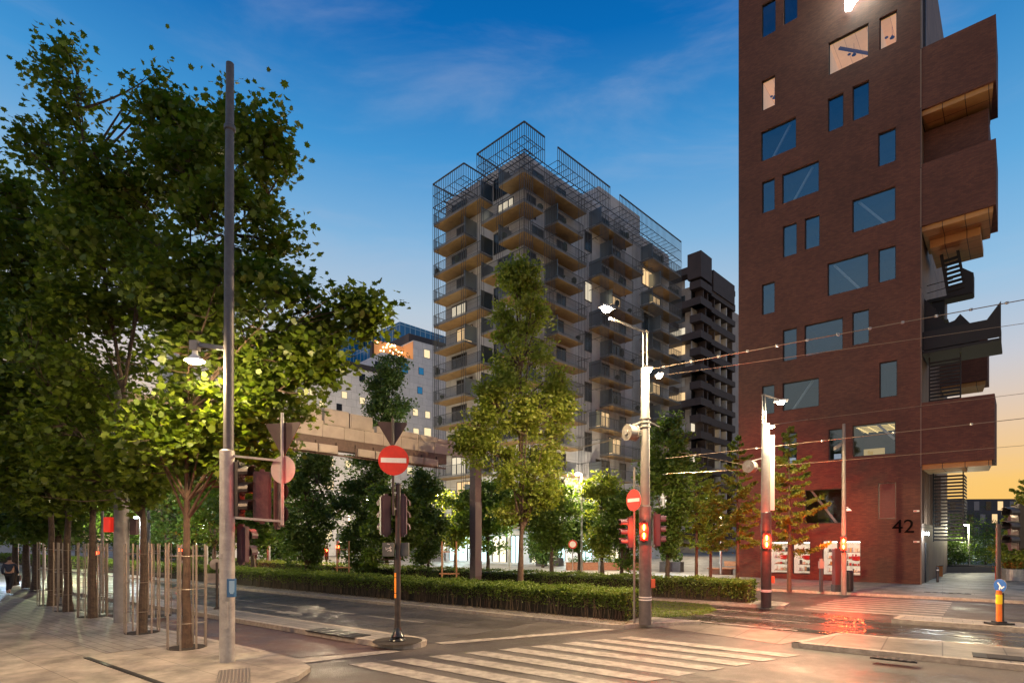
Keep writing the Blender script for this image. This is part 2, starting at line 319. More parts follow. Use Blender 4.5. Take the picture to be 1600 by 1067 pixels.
# ================================================================ foliage tools
MAPLE = np.array([(0,-.5),(.16,-.38),(.42,-.36),(.34,-.16),(.56,.08),(.3,.1),(.3,.3),(.12,.24),(0,.55),(-.12,.24),(-.3,.3),(-.3,.1),(-.56,.08),(-.34,-.16),(-.42,-.36),(-.16,-.38)])
OVAL = np.array([(0,-.5),(.28,-.15),(.2,.28),(0,.5),(-.2,.28),(-.28,-.15)])
QUAD = np.array([(0,-.5),(.3,0),(0,.5),(-.3,0)])
def leaves(name, pts, size, shape, mt, parent, tilt=.6, kind=None, rg=rng, droop=0):
    n = len(pts); k = len(shape)
    nrm = rg.normal(0, tilt, (n,3)); nrm[:,2] += 1; nrm /= np.linalg.norm(nrm, axis=1)[:,None]
    a = rg.normal(0, 1, (n,3)); a[:,2] -= droop; x = np.cross(a, nrm); x /= np.linalg.norm(x, axis=1)[:,None]+1e-9; y = np.cross(nrm, x)
    s = size*rg.uniform(.65, 1.25, n)
    V = pts[:,None,:] + (x[:,None,:]*shape[None,:,0,None] + y[:,None,:]*shape[None,:,1,None])*s[:,None,None]
    # slight cup so that leaves are not dead flat
    V += nrm[:,None,:]*((np.abs(shape[:,0])*.35)[None,:,None])*s[:,None,None]
    me = bpy.data.meshes.new(name); me.vertices.add(n*k); me.vertices.foreach_set('co', V.reshape(-1).astype(np.float32))
    me.loops.add(n*k); me.loops.foreach_set('vertex_index', np.arange(n*k, dtype=np.int32))
    me.polygons.add(n); me.polygons.foreach_set('loop_start', np.arange(0, n*k, k, dtype=np.int32))
    try: me.polygons.foreach_set('loop_total', np.full(n, k, dtype=np.int32))
    except Exception: pass
    me.materials.append(mt); me.update(calc_edges=True)
    o = bpy.data.objects.new(name, me); COL.objects.link(o); o.parent = parent
    if kind: o['kind'] = kind
    return o
def bez(a, b, c, n=7): return [(1-t)**2*a+2*t*(1-t)*b+t*t*c for t in [i/(n-1) for i in range(n)]]
bark = mat('bark', (.06,.042,.03), .85, noise=.5, nscale=9, bump=.8, bscale=22)
barkr = mat('smooth reddish bark', (.075,.046,.03), .8, noise=.45, nscale=7, bump=.6, bscale=18)
lf_maple = leafmat('maple leaf', (.06,.105,.010), (.14,.19,.018), .5)
lf_green = leafmat('green leaf', (.055,.11,.014), (.12,.18,.028))
lf_dark = leafmat('dark leaf', (.035,.08,.014), (.085,.13,.026), .4)
lf_bright = leafmat('bright young leaf', (.13,.19,.02), (.25,.28,.045), .5)
lf_larch = leafmat('feathery needle', (.13,.19,.025), (.24,.28,.05), .5)
def tree(label, base, blobs, hfork, rt, ncl, per, size, shape, lm, spread=.4, group=None, bm=bark, cat='tree', name='leafy_tree', tilt=.6, limbs=3, flat=.6, seed=0, lean=(0,0), twig=.012, droop=0.3, gap=.95):
    """blobs: (centre Vector world, rx, ry, rz); trunk + limbs lead into every blob"""
    rg = np.random.default_rng(seed+100); rd = random.Random(seed)
    t = thing(name, label, cat, base, 0, group); b0 = Vector(base)
    bl = [(Vector(c)-b0, rx, ry, rz) for c, rx, ry, rz in blobs]
    top = max(bl, key=lambda q: q[0].z); m = MB()
    tp = [Vector((0,0,-.05)), Vector((rd.uniform(-.04,.04), rd.uniform(-.04,.04), hfork*.5)), Vector((lean[0], lean[1], hfork)), (Vector((lean[0], lean[1], hfork))+top[0])/2, top[0]+Vector((0,0,top[3]*.5))]
    path = []; 
    for i in range(len(tp)-1):
        for q in range(4): path.append(tp[i].lerp(tp[i+1], q/4)+Vector((rd.uniform(-1,1), rd.uniform(-1,1), 0))*rt*.12)
    path.append(tp[-1]); rr = [rt*(1.25 if i == 0 else 1)*(1-.93*(i/(len(path)-1))**1.1) for i in range(len(path))]
    m.tube(path, rr, 10); samples = [(p, r) for p, r in zip(path, rr) if p.z > hfork*.8]
    for c, rx, ry, rz in bl:
        for q in range(limbs):
            dz = min(path, key=lambda p: abs(p.z-max(hfork*rd.uniform(.85,1.15), c.z-rd.uniform(1.0,2.6)*max(rz,.8))))
            e = c+Vector((rd.uniform(-.7,.7)*rx, rd.uniform(-.7,.7)*ry, rd.uniform(-.3,.85)*rz))
            mid = dz.lerp(e, .5)+Vector((0,0,-.12*(e-dz).length if rd.random() < .4 else .06*(e-dz).length))
            L = bez(dz, mid, e, 8); r0 = rt*.36*min(1, .4+(e-dz).length/5)
            R_ = [r0*(1-.85*i/7) for i in range(8)]; m.tube(L, R_, 6, cap=False); samples += list(zip(L, R_))[1:]
    want = ncl; ncl = int(ncl*2.5); vol = np.array([q[1]*q[2]*q[3] for q in bl])**.8; pick = rg.choice(len(bl), ncl, p=vol/vol.sum())
    d = rg.normal(0,1,(ncl,3)); d /= np.linalg.norm(d,axis=1)[:,None]; u = rg.uniform(.12,1,ncl)**(1/2.4)
    C = np.array([[q[0].x,q[0].y,q[0].z] for q in bl])[pick]+d*u[:,None]*np.array([[q[1],q[2],q[3]] for q in bl])[pick]
    nv = np.array([mnoise.noise(Vector(c)*gap+Vector((seed*3.1,0,0)))+.45*mnoise.noise(Vector(c)*gap*2.7) for c in C]); nv += np.array([.3 if bl[p_][1] < .95 else 0 for p_ in pick]); C = C[nv > np.quantile(nv, 1-want/ncl)]; ncl = len(C)
    sprout = C[rg.integers(0, len(C), max(8,len(C)//14))]; sprout = sprout+rg.normal(0,1,sprout.shape)*spread*1.2+np.array([0,0,spread*1.2]); C = np.concatenate([C, sprout]); ncl = len(C)
    SP = np.array([[p.x,p.y,p.z] for p, r in samples])
    for c in C:
        dd = SP-c; dist = np.sqrt((dd**2).sum(1))+np.maximum(0, SP[:,2]-c[2])*1.5; j = int(dist.argmin())
        a = Vector(SP[j]); c = Vector(c)
        m.tube([a, a.lerp(c,.5)+Vector((0,0,-.05*(c-a).length)), c], [twig*1.5, twig, twig*.4], 3, cap=False)
    m.build('trunk', bm, t, smooth=True)
    cnt = rg.poisson(per, ncl)+2; idx = np.repeat(np.arange(ncl), cnt); sp = spread*rg.uniform(.6,1.4,ncl)[idx]
    off = np.clip(rg.normal(0,1,(len(idx),3)),-1.7,1.7)*sp[:,None]; off[:,2] *= flat
    leaves('crown', C[idx]+off, size, shape, lm, t, tilt, rg=rg, droop=droop)
    return t
# ================================================================ left maples
def blob(px, py, Y, rpx, rpy=None, ry=None):
    rx = rpx*Y/F; rz = (rpy or rpx)*Y/F; return (P(px,py,Y), rx, ry or rx*.9, rz)
def base(px, py, z=.1): return G(px, py, z)
gm_ = 'maples along the left pavement'
tree('maple nearest the tall mast, its low limbs lit from below the lamp', base(292,1011), [blob(330,640,14,85,75), blob(420,500,14,95,85), blob(520,500,14.2,66,44), blob(560,488,14.2,40,24), blob(490,560,14.2,50,40), blob(380,350,14.5,80,75), blob(405,235,14.6,42,55), blob(300,440,14.6,90), blob(455,615,14.2,48,46), blob(250,690,13.6,70,62), blob(380,720,14.6,60,45), blob(300,250,15,55,60), blob(300,745,13.8,75,38), blob(390,668,14,62,48), blob(345,560,14.3,90,60)],
     3.5, .11, 980, 20, .175, MAPLE, lf_maple, .27, gm_, barkr, name='maple_tree', seed=1)
tree('maple second from the tall mast, inside a steel guard', base(222,988), [blob(190,420,16,110,95), blob(150,290,16,85,70), blob(108,150,16.2,30,78), blob(262,175,16,38,62), blob(120,560,16,100,90), blob(215,690,15.6,75,60), blob(120,690,16,70,60), blob(230,320,16,80,60), blob(330,215,16.2,42,50), blob(60,235,16,52,20), blob(108,100,16.2,14,38), blob(258,120,16,12,22), blob(190,755,15.8,75,35), blob(100,745,16,70,40)],
     3.6, .12, 900, 20, .175, MAPLE, lf_maple, .32, gm_, bark, name='maple_tree', seed=2)
tree('maple just left of the broad grey post', base(145,965), [blob(40,400,18,95,80), blob(30,540,18,80,75), blob(70,660,18.5,90,70), blob(150,760,19,60,32), blob(0,320,18,60,45), blob(110,770,19,75,30), blob(20,740,18.5,60,35)],
     4.0, .13, 800, 19, .19, MAPLE, lf_maple, .35, gm_, bark, name='maple_tree', seed=3)
tree('dark trunked maple fourth in the row from the mast', base(107,955), [blob(50,740,21,70,45), blob(-40,620,20,90,80), blob(100,620,22,80,70), blob(-30,450,20,70,80)],
     4.0, .14, 520, 19, .22, MAPLE, lf_maple, .4, gm_, bark, name='maple_tree', seed=4)
tree('dark trunked maple fifth in the row from the mast', base(80,946), [blob(20,760,24,60,40), blob(60,700,24,80,60), blob(-60,740,23,70,50)],
     4.0, .14, 380, 20, .22, MAPLE, lf_green, .4, gm_, bark, name='maple_tree', seed=5)
for i, (px, py, lb) in enumerate([(55,920,'small far maple right of the walking person'), (41,917,'thin far maple trunk beside the grey lamp pole'), (23,912,'farthest left maple trunk behind the walking person'), (90,930,'slim maple between the far group and the guarded row')]):
    b = base(px,py); Y = b.y
    tree(lb, b, [blob(px-8,750,Y,55,45), blob(px-25,805,Y,45,32), blob(px+15,680,Y,50,50)], 3.2, .19, 260, 26, .27, MAPLE, lf_green, .55, 'far maples on the left pavement', bark, name='maple_tree', seed=20+i)
# steel guards: slim bars and hoops, one built and copied
gs = mat('guard steel', (.26,.225,.19), .4, .5, noise=.2, nscale=8)
def guard(label, loc, rz):
    t = thing('tree_guard', label, 'tree guard', loc, rz, 'steel guards round the maple trunks')
    for k in range(8):
        a = 2*math.pi*k/8; x, y = .43*math.cos(a), .43*math.sin(a); m = MB()
        ax = Vector((math.cos(a), math.sin(a), 0)); ay = Vector((-math.sin(a), math.cos(a), 0))
        m.obox((x,y,1.22+.03*(k%2)), ax, ay, (0,0,1), .012, .02, 1.23); m.build('guard_bar', gs, t)
    for z in (.62, 1.42, 2.2):
        m = MB(); m.tube([(.415*math.cos(2*math.pi*i/24), .415*math.sin(2*math.pi*i/24), z) for i in range(25)], .008, 5, cap=False); m.build('hoop', gs, t)
    m = MB(); m.lathe((0,0,.0), [(.42,.0),(.42,.012)], 20); m.build('soil_disc', mat('dark soil', (.02,.015,.012), .95), t)
    return t
g0 = guard('steel bar guard round the maple nearest the tall mast', base(292,1011), .2)
for px, py, lb in [(222,988,'steel bar guard round the second maple'), (145,963,'steel bar guard left of the broad grey post'), (107,954,'steel bar guard round the fourth maple'), (80,945,'leftmost of the near steel bar guards')]:
    copytree(g0, base(px,py), random.uniform(0,1), lb)
for px, py, lb in [(163,955,'empty slim steel guard behind the broad grey post'), (245,962,'slim steel guard beyond the second maple near the kerb')]:
    copytree(g0, base(px,py), random.uniform(0,1), lb)
# ================================================================ hedges
def hedge(label, a0, a1, o0, o1, h, seed, dens=520, z0=.11, fine=.052):
    rg = np.random.default_rng(seed); t = thing('clipped_hedge', label, 'hedge', R(a0,o0,z0), STREET, 'clipped hedges along the tram track')
    L = a0-a1; W = o1-o0      # local x runs from -L to 0
    m = MB(); seg = 60
    for i in range(seg):      # uneven twiggy core
        x0 = -L*(i+1)/seg; x1 = -L*i/seg
        dz = rg.uniform(-.04,.03); dy = rg.uniform(0,.04)
        m.box(x0, x1, .1+dy, W-.1-dy, .02, h-.1+dz)
    m.build('stems', mat('twiggy core', (.03,.026,.016), .95, noise=.6, nscale=18, bump=1, bscale=30), t)
    m = MB()
    for i in range(int(min(L,22)*14)):   # bare stems in the lower front
        x = -rg.uniform(0, min(L,22)); y = rg.uniform(-.0,.1); m.bar((x,y,0),(x+rg.uniform(-.12,.12), y+rg.uniform(-.03,.06), rg.uniform(.4,h-.1)), .014)
    m.build('twigs', mat('hedge twig', (.09,.065,.04), .9), t, kind='stuff')
    def pts(n, x, y, z): return np.stack([x,y,z],1)
    P_ = []; nt_ = 0
    xs = -L*rg.uniform(0,1,int(dens*L*W*1.1))**1.7; n = len(xs)
    P_.append(pts(n, xs, rg.uniform(-.03,W+.03,n), h+rg.normal(0,.045,n)+.04*np.sin(xs*2.1)+.03*np.sin(xs*5)+.02*np.sin(xs*7.3)))
    xs = -L*rg.uniform(0,1,int(dens*L*h*(.6 if seed == 5 else .95)))**1.7; n = len(xs); zz = h*rg.uniform(.05,1,n)**(.32 if seed == 5 else .55)
    P_.append(pts(n, xs, rg.normal(.03,.045,n)+(h-zz)*.06+.03*np.sin(xs*4), zz))
    n = int(dens*1.3*W*h*1.2); P_.append(pts(n, rg.normal(0,.05,n), rg.uniform(0,W,n), h*rg.uniform(.0,1,n)**.8))
    n = int(L*34); xs = -L*rg.uniform(0,1,n)**1.5; P_.append(pts(n, xs, rg.uniform(0,W,n), h+np.abs(rg.normal(.04,.05,n))))
    leaves('foliage', np.concatenate(P_), fine*1.5, OVAL, lf_hedge, t, .8, rg=rg)
lf_hedge = leafmat('hedge leaf', (.08,.14,.016), (.15,.2,.03), .4)
hedge('near clipped hedge along the road, ending at the signal mast with the no entry sign', 0, -48, 0, 1.75, .84, 5)
hedge('far clipped hedge behind the green track, ending at the banner mast', 1.7, -50, 7.65, 9.0, .84, 6, 330)
hedge('low hedge far left beyond the broad grey post', -52, -80, -.2, 1.6, .9, 7, 60, fine=.12)
# grass tufts on the track bed
n = 26000; a = 1.2-30*rng.uniform(0,1,n)**1.6; o = rng.uniform(2.0,7.2,n); keep = (a < .3+.5*np.minimum(o-2, 7.2-o)) & (np.abs(((o-2.3) % 1.25)-.03) > .1)
a = a[keep]; o = o[keep]; pts_ = np.stack([S0.x+a*.8+o*.6, S0.y-a*.6+o*.8, .02+rng.uniform(0,.03,len(a))],1)
g = leaves('track_grass', pts_, .055, QUAD, lf_hedge, None, 1.2, kind='stuff'); g['label'] = 'short grass and moss between the tram rails'; g['category'] = 'grass'
n = 5000; a = .3-26*rng.uniform(0,1,n)**1.6; o = rng.uniform(-.75,.1,n)
pts_ = np.stack([S0.x+a*.8+o*.6, S0.y-a*.6+o*.8, .118+rng.uniform(0,.02,n)],1)
g = leaves('fallen_leaves', pts_[:2200], .045, OVAL, leafmat('dry leaf', (.10,.07,.03), (.16,.13,.05), .1), None, .25, kind='stuff'); g['label'] = 'dry leaves lying under the near hedge'; g['category'] = 'leaf litter'
# ================================================================ street trees beyond the hedge
gc = 'trees in and beyond the tram median'
b = R(-5.9,2.6,.02); Yt = b.y
tree('tall bright green tree between the hedge and the apartment block', b, [blob(812,470,Yt,36,60), blob(812,560,Yt,44,62), blob(790,640,Yt,55,55), blob(740,690,Yt,28,26), blob(842,680,Yt,44,60), blob(868,625,Yt,24,34), blob(878,640,Yt,18,22), blob(815,740,Yt,48,45), blob(850,760,Yt,30,35), blob(765,705,Yt,38,34), blob(728,688,Yt,26,20), blob(872,600,Yt,12,34), blob(845,500,Yt,16,22), blob(780,510,Yt,14,26), blob(800,790,Yt,40,28), blob(812,430,Yt,30,25)],
     3.0, .15, 1050, 30, .15, OVAL, lf_bright, .21, gc, barkr, tilt=1.1, gap=1.3, seed=31, name='tall_street_tree')
SPEC = [  # px, Y, top y, half width px, bottom y, leaf, label, density
 (478,33,700,40,885,lf_dark,'dark columnar tree left of the no entry mast',260,'columnar_tree'),
 (566,37,712,40,880,lf_dark,'columnar tree behind the gantry, left of the paired signal backs',240,'columnar_tree'),
 (604,47,556,27,720,lf_dark,'tall narrow tree rising above the steel gantry',170,'columnar_tree'),
 (618,30,770,45,885,lf_green,'low brownish tree directly behind the no entry mast',240,'leafy_tree'),
 (669,36,728,22,885,lf_dark,'narrow dark tree between the signal backs and the gantry post',180,'columnar_tree'),
 (712,44,780,30,850,lf_bright,'small pale tree left of the gantry post',110,'leafy_tree'),
 (762,42,765,46,853,lf_green,'round green tree in front of the lit shop windows',190,'leafy_tree'),
 (862,38,760,48,852,lf_green,'spreading green tree right of the tall bright tree',210,'leafy_tree'),
 (905,41,790,26,855,lf_dark,'small dark tree beside the round red rimmed sign',90,'leafy_tree'),
 (941,37,748,27,860,lf_bright,'slim bright young tree left of the drum mast',120,'leafy_tree'),
 (972,36,775,33,880,lf_green,'loose green tree behind the oval no entry sign',120,'leafy_tree'),
 (1043,33,665,36,860,lf_green,'tall green tree right of the drum mast',270,'leafy_tree'),
 (848,52,830,22,875,lf_dark,'dark bush like tree before the shop front',80,'leafy_tree'),
]
for i, (px, Y, ty, hw, by, lm, lb, nc, nm) in enumerate(SPEC):
    b = P(px, HZ, Y); b.z = .05; k = max(3, int((by-ty)/(hw*1.1))); bl = []
    rd = random.Random(i)
    for q in range(k):
        f = (q+.5)/k; w = hw*(.55+.55*math.sin(math.pi*min(1,f*.9+.12)))*(.85+.3*rd.random())
        bl.append(blob(px+rd.uniform(-.22,.22)*hw, ty+(by-ty)*f, Y, w, (by-ty)/k*.75))
    hf = max(.6, (P(px,by,Y).z)*.95)
    tree(lb, b, bl, hf, .16, int(nc*1.9), 30, .2 if Y < 40 else .25, OVAL, lm, .27*Y/36, gc, bark, tilt=1.0, seed=50+i, limbs=2, name=nm)
# left background canopy across the road
for i, (px, Y, ty, hw, by) in enumerate([(395,40,690,50,860),(335,44,640,60,860),(262,46,620,60,855),(190,50,640,60,860),(425,52,760,35,880),(120,58,700,60,860),(300,62,780,50,875),(60,66,740,60,865),(235,70,800,50,880)]):
    b = P(px, HZ, Y); b.z = .05
    tree(['dark tree across the road, right of the tall mast','dark tree across the road behind the first maple','dark tree across the road between the two near maples','dark tree across the road behind the broad grey post','small tree by the far red signal','distant tree beyond the guarded maples','distant low tree beside the far hedge','distant tree behind the walking person','far low tree left of the second maple'][i],
         b, [blob(px, ty+(by-ty)*.3, Y, hw*.75, (by-ty)*.3), blob(px+12, ty+(by-ty)*.7, Y, hw, (by-ty)*.28), blob(px-18, ty+(by-ty)*.55, Y, hw*.8, (by-ty)*.25)], 2.2, .18, 300, 34, .30, OVAL, lf_green if i%2 else lf_dark, .5, 'trees across the road at the left', bark, seed=80+i, limbs=2)
# feathery young conifers before the brick tower
def conifer(label, b, h, rad, seed, z0=2.2, dens=1.0):
    rg = np.random.default_rng(seed); rd = random.Random(seed); t = thing('feathery_conifer', label, 'tree', b, 0, 'feathery young trees by the brick tower')
    m = MB(); m.tube([(0,0,-.05),(.02,0,h*.4),(0,.03,h*.8),(.02,0,h)], [.11,.075,.035,.008], 9)
    pts = []
    nb = int(38*dens)
    for i in range(nb):
        f = i/nb; z = z0+(h-z0)*f**.9; a = i*2.4+rd.uniform(-.4,.4); L = rad*(1-f)**.7*rd.uniform(.5,1.3)+.15
        d = Vector((math.cos(a), math.sin(a), 0)); q = [Vector((0,0,z)), Vector((0,0,z+.02*L))+d*L*.5, Vector((0,0,z+.22*L))+d*L]
        c = bez(q[0], q[1], q[2], 6); m.tube(c, [.02*(1-.8*k/5) for k in range(6)], 4, cap=False)
        side = Vector((-d.y, d.x, 0))
        for k in range(int(L*170)):
            s = rd.uniform(.15,1); p = q[0].lerp(q[1],min(1,s*2)) if s < .5 else q[1].lerp(q[2],(s-.5)*2)
            w = rd.gauss(0,1)*.16*(1.25-s)*L; p = p+side*w+Vector((0,0,rd.gauss(0,.035)-abs(w)*.35)); pts.append(tuple(p))
    m.build('trunk', barkr, t, smooth=True)
    leaves('crown', np.array(pts), .2, QUAD*np.array([.8,1]), lf_larch, t, .9, rg=rg)
conifer('feathery lit conifer between the banner mast and the thin pole', G(1233,922,.12), 8.3, 1.9, 3, 2.0)
conifer('feathery conifer left of the banner mast', G(1152,912,.12), 8.6, 2.0, 4, 2.2)
conifer('feathery conifer above the wooden bench left of the brick tower', G(1088,908,.12), 7.6, 2.0, 5, 2.0)
conifer('thin feathery conifer behind the far hedge end', G(1110,905,.12), 6.5, 1.7, 6, 2.0)
b = G(1597,925,.12); conifer('feathery tree at the right edge beyond the refuge signal', Vector((b.x+.6,b.y,.12)), 5.6, 2.2, 7, 1.6)
for i, (px, Y, ty, hw, by, lm, lb) in enumerate([(1497,50,800,42,888,lf_green,'rounded shrub beside the brick tower passage'),(1540,58,815,34,885,lf_green,'pale green shrub before the fence at the right'),(1478,46,825,28,890,lf_dark,'dark low shrub at the side wall of the brick tower'),(1592,36,825,34,895,lf_bright,'bright shrub at the right edge by the round planter'),(1520,75,800,40,870,lf_dark,'distant dark shrub under the long dark office block'),(1575,62,815,36,880,lf_green,'green shrub behind the refuge signal post')]):
    b = P(px, HZ, Y); b.z = .12
    tree(lb, b, [blob(px, ty+(by-ty)*.4, Y, hw*.8, (by-ty)*.4), blob(px-hw*.3, ty+(by-ty)*.65, Y, hw*.8, (by-ty)*.32), blob(px+hw*.4, ty+(by-ty)*.7, Y, hw*.7, (by-ty)*.28)], .5, .1, 130, 24, .17, OVAL, lm, .35*Y/45, 'shrubs right of the brick tower', bark, cat='shrub', name='leafy_shrub', seed=120+i, limbs=2)
# ================================================================ wall with openings (local frame: wall in plane y=const, x along, z up)
def wall_grid(m, u0, u1, z0, z1, holes, put, mi=0):
    us = sorted({u0, u1, *[h[0] for h in holes], *[h[1] for h in holes]}); zs = sorted({z0, z1, *[h[2] for h in holes], *[h[3] for h in holes]})
    us = [u for u in us if u0 <= u <= u1]; zs = [z for z in zs if z0 <= z <= z1]
    for i in range(len(us)-1):
        for j in range(len(zs)-1):
            uc, zc = (us[i]+us[i+1])/2, (zs[j]+zs[j+1])/2
            if any(h[0] < uc < h[1] and h[2] < zc < h[3] for h in holes): continue
            m.add([put(us[i],zs[j]), put(us[i+1],zs[j]), put(us[i+1],zs[j+1]), put(us[i],zs[j+1])], [(0,1,2,3)], mi)
class Frame:
    def __init__(s, C, ang): s.C = Vector(C); s.ang = ang; s.ex = Vector((math.cos(ang), math.sin(ang), 0)); s.ey = Vector((-math.sin(ang), math.cos(ang), 0))
    def hit(s, px, py, axis, d=0):     # pixel ray meets plane y=d (axis 'y') or x=d (axis 'x'): returns local coords
        r = Vector(((px-800)/F, 1, (HZ-py)/F)); o = Vector((0,0,H)); n = s.ey if axis == 'y' else s.ex
        t = (n.dot(s.C-o)+d)/n.dot(r) if abs(n.dot(r)) > 1e-6 else 0
        p = o+r*t-s.C; return Vector((p.dot(s.ex), p.dot(s.ey), p.z+s.C.z))
# ================================================================ brick tower
BR = Frame((23.25, 32.7, 0), math.atan2(-.664, .748))
brick = brickmat('red brown brick', (.145,.052,.031), (.092,.033,.022), (.075,.04,.03), .23, .072, .008, wall=True, stain=.3, nsc=.35, rough=.85, bump=.5)
t_b = thing('brick_tower', 'tall red brown brick tower with scattered windows and the number 42', 'building', BR.C, BR.ang)
WIN = [(1190,1212,8,60.5,'n'),(1224,1246,-22,40,'n'),(1294.4,1357,67.6,118,'L'),(1374,1401.7,29,78.4,'L'),(1190,1211,127.5,174,'L'),(1293.4,1318,155,207,'n'),(1332,1358,136,189.6,'n'),
 (1189,1244,206.5,253,'b'),(1372,1400,209,261,'n'),(1222,1279.7,272.5,319,'b'),(1190.5,1210.5,285,334,'n'),(1331.6,1399.5,313,364,'B'),(1223,1245,354,402.7,'n'),(1257.4,1280.7,342,390.5,'n'),
 (1293,1357,412,463,'B'),(1372.4,1400,390,442,'n'),(1190.5,1210.5,445,492.5,'n'),(1257,1317,508.5,557,'n'),(1331.6,1358,488,540,'n'),(1223,1245,516,565,'n'),(1374,1402,566.5,622,'n'),
 (1222.7,1279.7,599,642,'b'),(1190.5,1210,603.4,648,'n'),(1294.5,1317,671,719,'d'),(1332,1399.5,664.6,714,'W'),(1372,1400,754.5,810.6,'P'),(1223,1245,677,725,'d'),(1257,1317,765,818,'B'),
 (1200,1231,845,908,'S'),(1238,1266,845,908.5,'S'),(1284.5,1309,844,903,'S'),(1313,1345,844,905,'S')]
ZT = 39.9; holes = []; DP = 16.0
for x0, x1, y0, y1, k in WIN:
    a = BR.hit(x0, y0, 'y'); b = BR.hit(x0, y1, 'y'); c = BR.hit(x1, y1, 'y')
    z0 = b.z if k != 'S' else .45; z1 = a.z
    holes.append((a.x, c.x, z0, z1, k))
m = MB(); XL = BR.hit(1154, 500, 'y').x
wall_grid(m, XL, 0, 0.1, ZT, holes, lambda u,z: (u,0,z))
for u0,u1,z0,z1,k in holes:      # reveals
    d = .22
    m.add([(u0,0,z0),(u0,d,z0),(u0,d,z1),(u0,0,z1)], [(0,1,2,3)]); m.add([(u1,0,z0),(u1,0,z1),(u1,d,z1),(u1,d,z0)], [(0,1,2,3)])
    m.add([(u0,0,z1),(u0,d,z1),(u1,d,z1),(u1,0,z1)], [(0,1,2,3)]); m.add([(u0,0,z0),(u1,0,z0),(u1,d,z0),(u0,d,z0)], [(0,1,2,3)])
m.add([(XL,0,.1),(XL,0,ZT),(XL,DP,ZT),(XL,DP,.1)], [(0,1,2,3)]); m.add([(XL,DP,.1),(XL,DP,ZT),(0,DP,ZT),(0,DP,.1)], [(0,1,2,3)]); m.add([(XL,0,ZT),(0,0,ZT),(0,DP,ZT),(XL,DP,ZT)], [(0,1,2,3)])
m.build('wall', brick, t_b)
side = brickmat('pale vertical cladding', (.22,.15,.11), (.17,.115,.085), (.05,.035,.03), .42, 3.4, .03, wall=True, stain=.25, rough=.7)
m = MB(); m.add([(0,0,.1),(0,DP,.1),(0,DP,ZT),(0,0,ZT)], [(0,1,2,3)]); m.box(0.003,.06,0,.35,.1,ZT,0); m.build('cladding', [side], t_b)
wframe = mat('black window frame', (.02,.016,.016), .4); glass = glassmat('tower window glass', (.6,.7,.8), .13, col=(.55,.8,1)); glassS = glassmat('shop glass', (.95,.97,.95), .06)
dint = mat('dim interior', (.06,.06,.07), .8, noise=.3, nscale=1.2); braceM = mat('white steel brace', (.62,.62,.6), .5)
litc = brickmat('lit timber ceiling', (.85,.45,.17), (.72,.36,.12), (.4,.2,.07), .6, 3.0, .01, stain=.15)
lb_ = litc.node_tree.nodes['Principled BSDF']; litc.node_tree.links.new(lb_.inputs['Base Color'].links[0].from_socket, lb_.inputs['Emission Color']); lb_.inputs['Emission Strength'].default_value = .85
litw = mat('lit room wall', (.5,.33,.18), .8, 0, (1,.6,.28), .55, noise=.2, nscale=1)
litshop = mat('lit shop wall', (.5,.45,.38), .8, 0, (1,.86,.68), .5, noise=.5, nscale=2.5)
darkshop = mat('deep red blind', (.10,.02,.018), .6, noise=.2)
